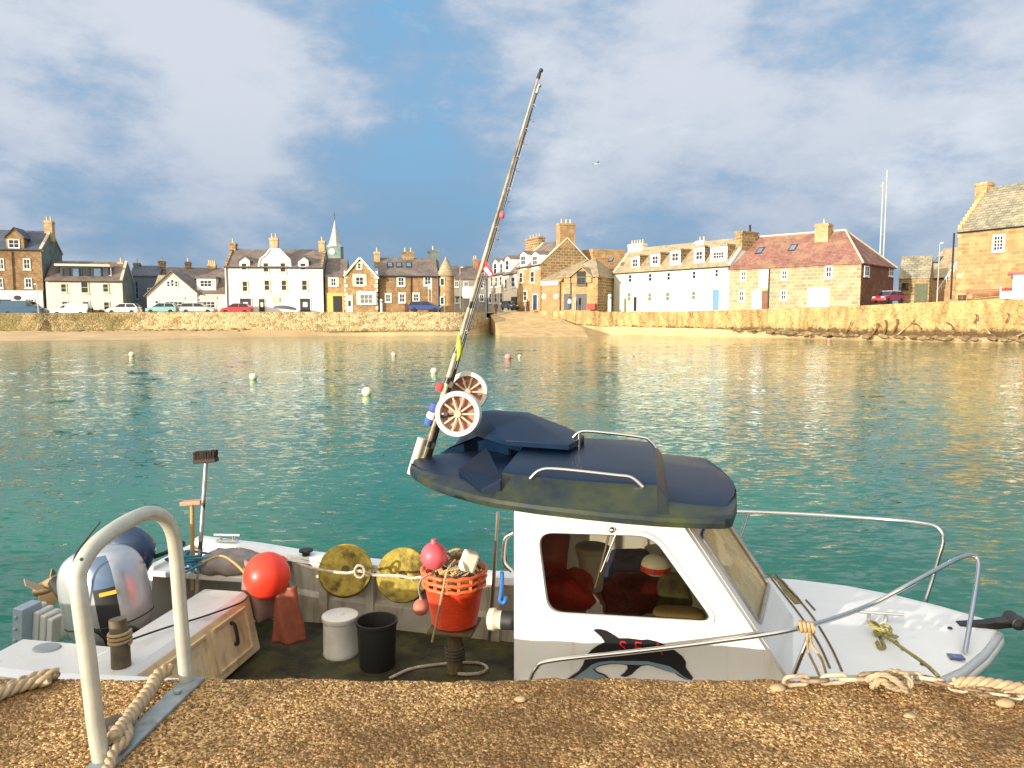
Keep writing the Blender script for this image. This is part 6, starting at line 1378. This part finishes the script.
person('person in dark clothes walking at the head of the slipway before the sandstone house', 527.5, 311.0, 114, 2.2, pbr('dark_coat', (.02,.025,.05), .8), pbr('dark_trousers', (.02,.02,.025), .8))
person('person in dark coat standing on the upper slipway, left of the walker', 496, 314.2, 114, 3.4, pbr('brown_coat', (.06,.03,.02), .8), pbr('dark_trousers', (.02,.02,.025)), 1.72, .06)
person('person in pale jacket standing at the dark doorway of the sandstone boathouse', 569.5, 309.5, 108.6, 3.0, pbr('pale_jacket', (.66,.62,.60), .8), pbr('blue_jeans', (.05,.08,.16), .8), 1.75, .06)
# posts, lamps, signs
grey_m = pbr('grey_pole', (.48,.46,.42), .5, metal=.2, var=.1)
def lamp(label, px, pt, pb, Y, arm=.0, r=.06):
    p = atY(px, pb, Y); top = atY(px, pt, Y); h_ = top.z-p.z; t_ = thing('street_lamp', label, 'street lamp', p, 0, 'street lamps on the far quay'); MB().tube([(0,0,-.6),(0,0,h_*.25),(0,0,h_)], [r*1.3,r,r*.7], 8).build('pole', grey_m, t_, smooth=50)
    if arm: MB().tube([(0,0,h_-.05),(arm*.4,0,h_+.12),(arm,0,h_+.12)], r*.6, 6).build('arm', grey_m, t_, smooth=50)
    m = MB(); m.ball((arm,0,h_+.10), (.22,.12,.09), 12, 8); m.build('lamp_head', white_paint, t_, smooth=50)
lamp('short street lamp in front of the white ground floor of the tall brown house', 38.6, 285, 314, 96, -.2)
lamp('tall slim street lamp left of the slipway', 460.3, 268, 311, 109, .3)
lamp('tall pale street lamp before the beige house at the right', 937, 244, 301, 83, .25)
def post(label, px, pt, pb, Y, w=.3, mat=None, name='white_post'):
    p = atY(px, pb, Y); z = atY(px, pt, Y).z-p.z; t_ = thing(name, label, 'post', p, 0); m = MB(); m.lathe([(w/2,-.6),(w/2,z-.1),(w/2*.6,z),(0,z)], 12); m.build('post_body', mat or white_paint, t_, smooth=40); MB().lathe([(w/2+.015,z*.7),(w/2+.02,z*.7),(w/2+.02,z*.85),(w/2+.015,z*.85)], 12).build('post_band', pbr('band_grey', (.3,.3,.28), .6), t_)
post('white post standing before the shadowed corner of the quoined house', 381.5, 299, 311.5, 103.5, .35)
post('thin cream post before the turret', 444.5, 293, 311, 105.5, .2, cream_paint)
post('white column standing between the boathouse and the white terrace', 609.5, 294, 311, 108.2, .5)
def board(name, label, px0, py0, px1, py1, pb, Y, mat, poles=True):
    a = atY(px0, py0, Y); b_ = atY(px1, py1, Y); zb = atY(px0, pb, Y).z; cx = (a.x+b_.x)/2; t_ = thing(name, label, 'sign', (cx, Y, zb), 0); w = b_.x-a.x
    MB().bx(-w/2, w/2, -.04, .04, b_.z-zb, a.z-zb).build('sign_panel', mat, t_)
    m = MB(); f_ = .05; z0, z1 = b_.z-zb, a.z-zb
    m.bx(-w/2-f_, w/2+f_, -.055, .045, z1+.003, z1+f_); m.bx(-w/2-f_, w/2+f_, -.055, .045, z0-f_, z0-.003); m.build('sign_frame', grey_m, t_)
    for s_ in (-1, 1): MB().tube([(s_*(w/2-.05), .08, -.5), (s_*(w/2-.05), .08, z1)], .05, 8).build('sign_pole', grey_m, t_)
board('notice_board', 'white notice board on two poles left of the slipway', 462.5, 287, 474, 298, 311, 108, white_paint)
board('notice_board', 'small white sign on two poles before the long brown house', 428, 284, 432, 289, 311, 104.5, white_paint)
board('notice_board', 'grey sign beside the person in the pale jacket at the boathouse', 573.5, 297, 576, 303, 309.5, 108.4, grey_m)
p = atY(591, 309.5, 107.6); rb = thing('red_crate_stack', 'low red fish box stack standing outside the boathouse', 'box', p, -.3)
for i in range(4): m = MB(); m.bx(-.62,.62,-.4,.4,i*.22,i*.22+.2); m.bx(-.66,.66,-.44,.44,i*.22+.15,i*.22+.197); m.build('fish_box', pbr('fishbox_red', (.42,.06,.04), .6, var=.15), rb)
# mast with two poles beyond the store
p = atY(881.5, 260, 118); mt_ = thing('signal_mast', 'tall pale twin pole mast rising behind the red roofed store', 'mast', (p.x, 118, 3.3)); m1 = MB(); 
z1 = atY(883, 170, 118).z-3.3; z2 = atY(879.5, 182, 118).z-3.3
MB().tube([(.28,0,-.5),(.28,0,z1)], [.14,.09], 8).build('pole', spire_pale, mt_, smooth=50); MB().tube([(-.28,0,-.5),(-.28,0,z2)], [.14,.10], 8).build('pole', spire_pale, mt_, smooth=50)
for zz_ in (.35,.6,.85): MB().bar((-.28,0,z2*zz_), (.28,0,z2*zz_), .06, .06).build('cross_brace', spire_pale, mt_)
MB().bx(-.62,-.32,-.1,.1,z2-.9,z2-.35).build('aerial_box', spire_pale, mt_)
# benches, planter, flower board, hut at the tolbooth
bench_m = pbr('brown_bench', (.30,.11,.045), .6, var=.2, scale=6)
def qbench(label, px, py, Y, rz, L_=2.6, mat=None):
    mat = mat or bench_m; p = atY(px, py, Y); t_ = thing('quay_bench', label, 'bench', p, rz); w = L_/2
    m = MB(); [m.bx(-w, w, -.22+i*.15, -.10+i*.15, .42, .47) for i in range(3)]; m.build('seat', mat, t_); m = MB(); [m.bx(-w, w, .24, .29, .55+i*.16, .67+i*.16) for i in range(3)]; m.build('backrest', mat, t_)
    for s_ in (-1, 1):
        for y in (-.18,.24): MB().bx(s_*(w-.12)-.05, s_*(w-.12)+.05, y-.04, y+.04, -.2, .418 if y < 0 else .98).build('leg', mat, t_)
        MB().bx(s_*(w-.12)-.05, s_*(w-.12)+.05, -.28, .23, .62, .68).build('armrest', mat, t_)
qbench('dark brown wooden bench on the quay before the stone tolbooth', 983, 299.2, 73.5, -.55, 3.0)
p = atY(962.5, 300, 75); bp_ = thing('barrel_planter', 'dark half barrel planter left of the brown bench', 'planter', p); MB().lathe([(.36,-.1),(.42,.25),(.40,.5),(.35,.5),(.35,.42),(0,.42)], 16, cap=False).build('barrel', pbr('barrel_wood', (.15,.09,.04), .8, var=.3), bp_, smooth=30); m = MB(); [m.lathe([(.405,.05+i*.3),(.43,.05+i*.3),(.435,.12+i*.3),(.41,.12+i*.3)], 16) for i in (0,1)]; m.build('hoops', iron, bp_)
p = atY(1007, 299, 71.5); ws = thing('painted_cart', 'white painted display stand with red flowers right of the brown bench', 'stand', p, -.5); m = MB(); m.bx(-.6,.6,-.3,.3,.05,.12); m.bx(-.6,.6,-.3,-.26,.12,.75); m.bx(-.6,.6,.26,.3,.12,.75); m.bx(-.6,-.56,-.26,.26,.12,.75); m.bx(.56,.6,-.26,.26,.12,.75); m.bx(-.6,-.5,.2,.3,.75,1.2); m.bx(.5,.6,.2,.3,.75,1.2); m.build('stand_box', white_paint, ws)
m = MB(); [m.ball((random.uniform(-.5,.5), random.uniform(-.2,.2), random.uniform(.75,1.05)), random.uniform(.06,.12), 6, 4) for _ in range(26)]; m.build('flowers', pbr('red_flowers', (.45,.06,.05), .8, var=.4, scale=6), ws)
p = atY(1024, 299, 69.5); ht_ = thing('white_hut', 'small white hut with red flat roof before the tolbooth at the right edge', 'hut', p, -.6); MB().bx(-.95,2.0,-.02,1.8,-.5,2.3).build('hut_wall', white_paint, ht_); MB().bx(-1.4,2.3,-.4,2.1,2.303,2.55).build('hut_roof', pbr('red_roof_paint', (.50,.05,.05), .5, var=.1), ht_); MB().bx(.2,1.1,-.06,-.021,-.1,1.95).build('hut_door', red_p if False else pbr('dark_door', (.25,.03,.03), .5), ht_)
# timbers, mooring chains leaning against the quay wall foot
drift = pbr('driftwood', (.20,.115,.05), .9, var=.4, scale=3); driftp = pbr('pale_driftwood', (.50,.36,.18), .9, var=.25, scale=3)
for i, (q0, q1, r, mt__) in enumerate((((845,333),(851,322),.12,drift),((872,334.5),(878,323),.15,drift),((884,333.5),(885,320),.16,drift),((893,332),(897,319),.17,drift),((896,336),(914,319),.12,driftp),((911,322),(921,329),.16,drift),((946,322),(953,330),.16,drift),((963,336),(957,331),.12,drift),((974,323),(976,314),.15,drift),((977,322),(990,334),.14,driftp),((986,333),(995,337),.16,drift),((1005,323),(1008,313),.10,drift),((1012,338),(1024,333),.13,driftp),((826,331),(830,325),.09,drift))):
    def wl_(px, py):
        Yw = interp([(a_, b__) for a_, b__, _ in WT], px); return atY(px, py, Yw-.75)
    a, b_ = wl_(*q0), wl_(*q1); md = a.lerp(b_, .5) + Vector((.1,-.1,.05)); t_ = MB(); t_.tube(catmull([Vector((0,0,0)), md-a, b_-a], 4), [(r*.8+r*.3*math.sin(k))*.62 for k in range(9)], 7)
    tag(t_.build('driftwood_timber', mt__, smooth=60, loc=a), ('pale' if mt__ is driftp else 'dark')+' weathered timber leaning at the foot of the ochre quay wall', 'timber', ('pale' if mt__ is driftp else 'dark')+' timbers at the foot of the quay wall')
# boulders along the wall foot
rockm = pbr('shore_rock', (.30,.21,.10), .9, var=.35, scale=1.5, col2=(.10,.075,.03)); 
m = MB(); random.seed(3)
for q in range(230):
    px = random.uniform(730, 1060) if q < 110 else random.uniform(-40, 250)
    Yw = interp([(a_, b__) for a_, b__, _ in WT], px); zb = interp([(a_[0], b__[1]) for a_, b__ in zip(WT, WB)], px); d_ = random.random()**1.5*2.2+.4
    p = Vector((wx(px, Yw-d_), Yw-d_, zb-.05-d_*.1)); r = random.uniform(.12,.42); o0 = len(m.v); m.ball(p, (r*1.3, r, r*.6), 8, 5)
    for i in range(o0, len(m.v)): v = Vector(m.v[i]); m.v[i] = tuple(v + (v-p)*.35*noise.noise(v*3))
tag(m.build('shore_rocks', rockm, smooth=40), kind='stuff')

# ------------------------------------------------------------------ sky, sun, camera
SAZ = math.radians(44); SEL = math.radians(8.5)
sdir = Vector((-math.sin(SAZ)*math.cos(SEL), -math.cos(SAZ)*math.cos(SEL), math.sin(SEL)))
sl_ = bpy.data.lights.new('sun', 'SUN'); sl_.energy = 4.3; sl_.angle = math.radians(.5); sl_.color = (1, .92, .79); so = bpy.data.objects.new('sun', sl_); COL.objects.link(so); so.rotation_euler = sdir.to_track_quat('Z', 'Y').to_euler(); so.location = (-30, -30, 30)
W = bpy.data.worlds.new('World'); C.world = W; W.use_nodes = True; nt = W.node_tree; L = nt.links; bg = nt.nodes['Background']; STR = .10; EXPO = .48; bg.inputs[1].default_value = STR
sky = nn(nt, 'ShaderNodeTexSky', sky_type='NISHITA', sun_disc=False, sun_elevation=SEL, sun_rotation=math.atan2(sdir.x, sdir.y) % (2*PI), altitude=10, air_density=1.0, dust_density=.6, ozone_density=2.0)
tc = nn(nt, 'ShaderNodeTexCoord'); vec = tc.outputs['Generated']
def math_(op, a, b_=None, cl=False):
    n = nn(nt, 'ShaderNodeMath', operation=op, use_clamp=cl)
    for i, v in enumerate((a, b_)):
        if v is None: continue
        if isinstance(v, (int, float)): n.inputs[i].default_value = v
        else: L.new(v, n.inputs[i])
    return n.outputs[0]
wn = nn(nt, 'ShaderNodeTexNoise', i_Scale=3.2, i_Detail=4); L.new(vec, wn.inputs['Vector'])
ws_ = nn(nt, 'ShaderNodeVectorMath', operation='MULTIPLY_ADD'); L.new(wn.outputs['Color'], ws_.inputs[0]); ws_.inputs[1].default_value = (.22,.22,.22); 
sub_ = nn(nt, 'ShaderNodeVectorMath', operation='SUBTRACT'); L.new(vec, sub_.inputs[0]); sub_.inputs[1].default_value = (.11,.11,.11); L.new(sub_.outputs[0], ws_.inputs[2]); wv = ws_.outputs[0]
def noise_(sc, det, rough, scl=(1,1,1.8), off=(0,0,0)):
    m_ = nn(nt, 'ShaderNodeMapping'); m_.inputs['Scale'].default_value = scl; m_.inputs['Location'].default_value = off; L.new(vec, m_.inputs['Vector']); n = nn(nt, 'ShaderNodeTexNoise', i_Scale=sc, i_Detail=det, i_Roughness=rough); L.new(m_.outputs[0], n.inputs['Vector']); return n.outputs['Fac']
def lobe(px, py, rad):
    d_ = ray(px, py).normalized(); n = nn(nt, 'ShaderNodeVectorMath', operation='DISTANCE'); L.new(wv, n.inputs[0]); n.inputs[1].default_value = d_
    r_ = nn(nt, 'ShaderNodeMapRange', interpolation_type='SMOOTHSTEP', i_1=rad, i_2=0.0, i_3=0, i_4=1); L.new(n.outputs['Value'], r_.inputs[0]); return r_.outputs[0]
big = noise_(2.3, 4, .5, off=(3.1,.4,1.7)); fine = noise_(4.2, 10, .62, (1,1,2.0), (1.3,2.2,.2)); wisp = noise_(7.5, 9, .64, (1,1,2.2), (5.3,1.2,4.2))
dens = math_('ADD', math_('MULTIPLY', math_('SUBTRACT', big, .5), 1.2), math_('MULTIPLY', math_('SUBTRACT', fine, .5), 2.9))
dens = math_('ADD', dens, .50)
for px, py, rad, w in ((215,60,.42,.50),(250,170,.22,.22),(830,40,.5,.42),(60,150,.28,.2),(640,120,.22,.2),(985,160,.16,.25),(100,110,.2,.15),
    (400,120,.26,-.65),(440,210,.16,-.35),(620,20,.14,-.2),(1010,70,.16,-.2),(150,250,.22,-.35),(60,40,.16,-.15)):
    dens = math_('ADD', dens, math_('MULTIPLY', lobe(px, py, rad), w))
cl = nn(nt, 'ShaderNodeMapRange', interpolation_type='SMOOTHSTEP', i_1=-.15, i_2=.85); L.new(dens, cl.inputs[0])
def mixc(f, a, b_, mode='MIX'):
    n = nn(nt, 'ShaderNodeMix', data_type='RGBA', blend_type=mode)
    for sock, v in ((0, f), (6, a), (7, b_)):
        if isinstance(v, (int, float)): n.inputs[sock].default_value = v
        elif isinstance(v, tuple): n.inputs[sock].default_value = c4(v)
        else: L.new(v, n.inputs[sock])
    return n.outputs[2]
k_ = 1/STR/2**EXPO
hz = nn(nt, 'ShaderNodeSeparateXYZ'); L.new(vec, hz.inputs[0]); elev = hz.outputs[2]
base = mixc(.78, sky.outputs[0], (.25*k_, .53*k_, .83*k_))
lowb = nn(nt, 'ShaderNodeMapRange', interpolation_type='SMOOTHSTEP', i_1=.30, i_2=.04, i_3=0, i_4=.85); L.new(elev, lowb.inputs[0])
lw = math_('MULTIPLY', lowb.outputs[0], math_('ADD', math_('MULTIPLY', fine, 1.0), .35), True)
base = mixc(lw, base, (.19*k_, .31*k_, .46*k_))
shade = nn(nt, 'ShaderNodeMapRange', interpolation_type='SMOOTHSTEP', i_1=.15, i_2=1.15); L.new(dens, shade.inputs[0])
sh2 = math_('MULTIPLY', shade.outputs[0], math_('SUBTRACT', 1.0, math_('MULTIPLY', lowb.outputs[0], .55)))
cloud = mixc(sh2, (.29*k_, .41*k_, .58*k_), (.72*k_, .75*k_, .82*k_))
col = mixc(math_('MULTIPLY', cl.outputs[0], .9), base, cloud)
# bright ragged puffs low over the roofs
wd = math_('MULTIPLY', math_('SUBTRACT', wisp, .5), 3.2)
wl2 = 0
for px, py, rad, w in ((558,190,.13,.75),(530,205,.07,.5),(985,160,.17,.75),(915,235,.13,.5),(30,190,.13,.35),(350,60,.2,.15),(600,60,.25,.15),(720,170,.14,.2)): wd = math_('ADD', wd, math_('MULTIPLY', lobe(px, py, rad), w))
wr = nn(nt, 'ShaderNodeMapRange', interpolation_type='SMOOTHSTEP', i_1=.35, i_2=1.25, i_3=0, i_4=.8); L.new(wd, wr.inputs[0])
col = mixc(wr.outputs[0], col, (.74*k_, .80*k_, .88*k_))
# added fill light: unseen pale warm glow round the sun, behind the viewer
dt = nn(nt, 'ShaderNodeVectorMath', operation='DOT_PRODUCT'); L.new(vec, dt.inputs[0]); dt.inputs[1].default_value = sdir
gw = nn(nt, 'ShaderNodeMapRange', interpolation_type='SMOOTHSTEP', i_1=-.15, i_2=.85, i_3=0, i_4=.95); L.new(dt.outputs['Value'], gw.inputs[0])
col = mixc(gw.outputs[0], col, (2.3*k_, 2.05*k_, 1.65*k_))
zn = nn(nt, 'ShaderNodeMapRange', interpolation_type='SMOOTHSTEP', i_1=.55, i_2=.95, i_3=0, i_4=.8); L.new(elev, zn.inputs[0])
col = mixc(zn.outputs[0], col, (1.15*k_, 1.15*k_, 1.15*k_))   # unseen brightness overhead, added as fill light
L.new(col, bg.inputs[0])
cam = bpy.data.cameras.new('camera'); cam.sensor_width = 36; cam.lens = 36*F/1024; cam.clip_end = 5000; cam.clip_start = .05
co = bpy.data.objects.new('camera', cam); COL.objects.link(co); co.location = EYEV; co.rotation_euler = (PI/2-TH, 0, 0); C.camera = co
C.view_settings.view_transform = 'Standard'; C.view_settings.look = 'None'; C.view_settings.exposure = EXPO; C.view_settings.gamma = 1
C.cycles.max_bounces = 8; C.cycles.transparent_max_bounces = 12; C.cycles.use_denoising = True; C.cycles.caustics_reflective = False; C.cycles.caustics_refractive = False
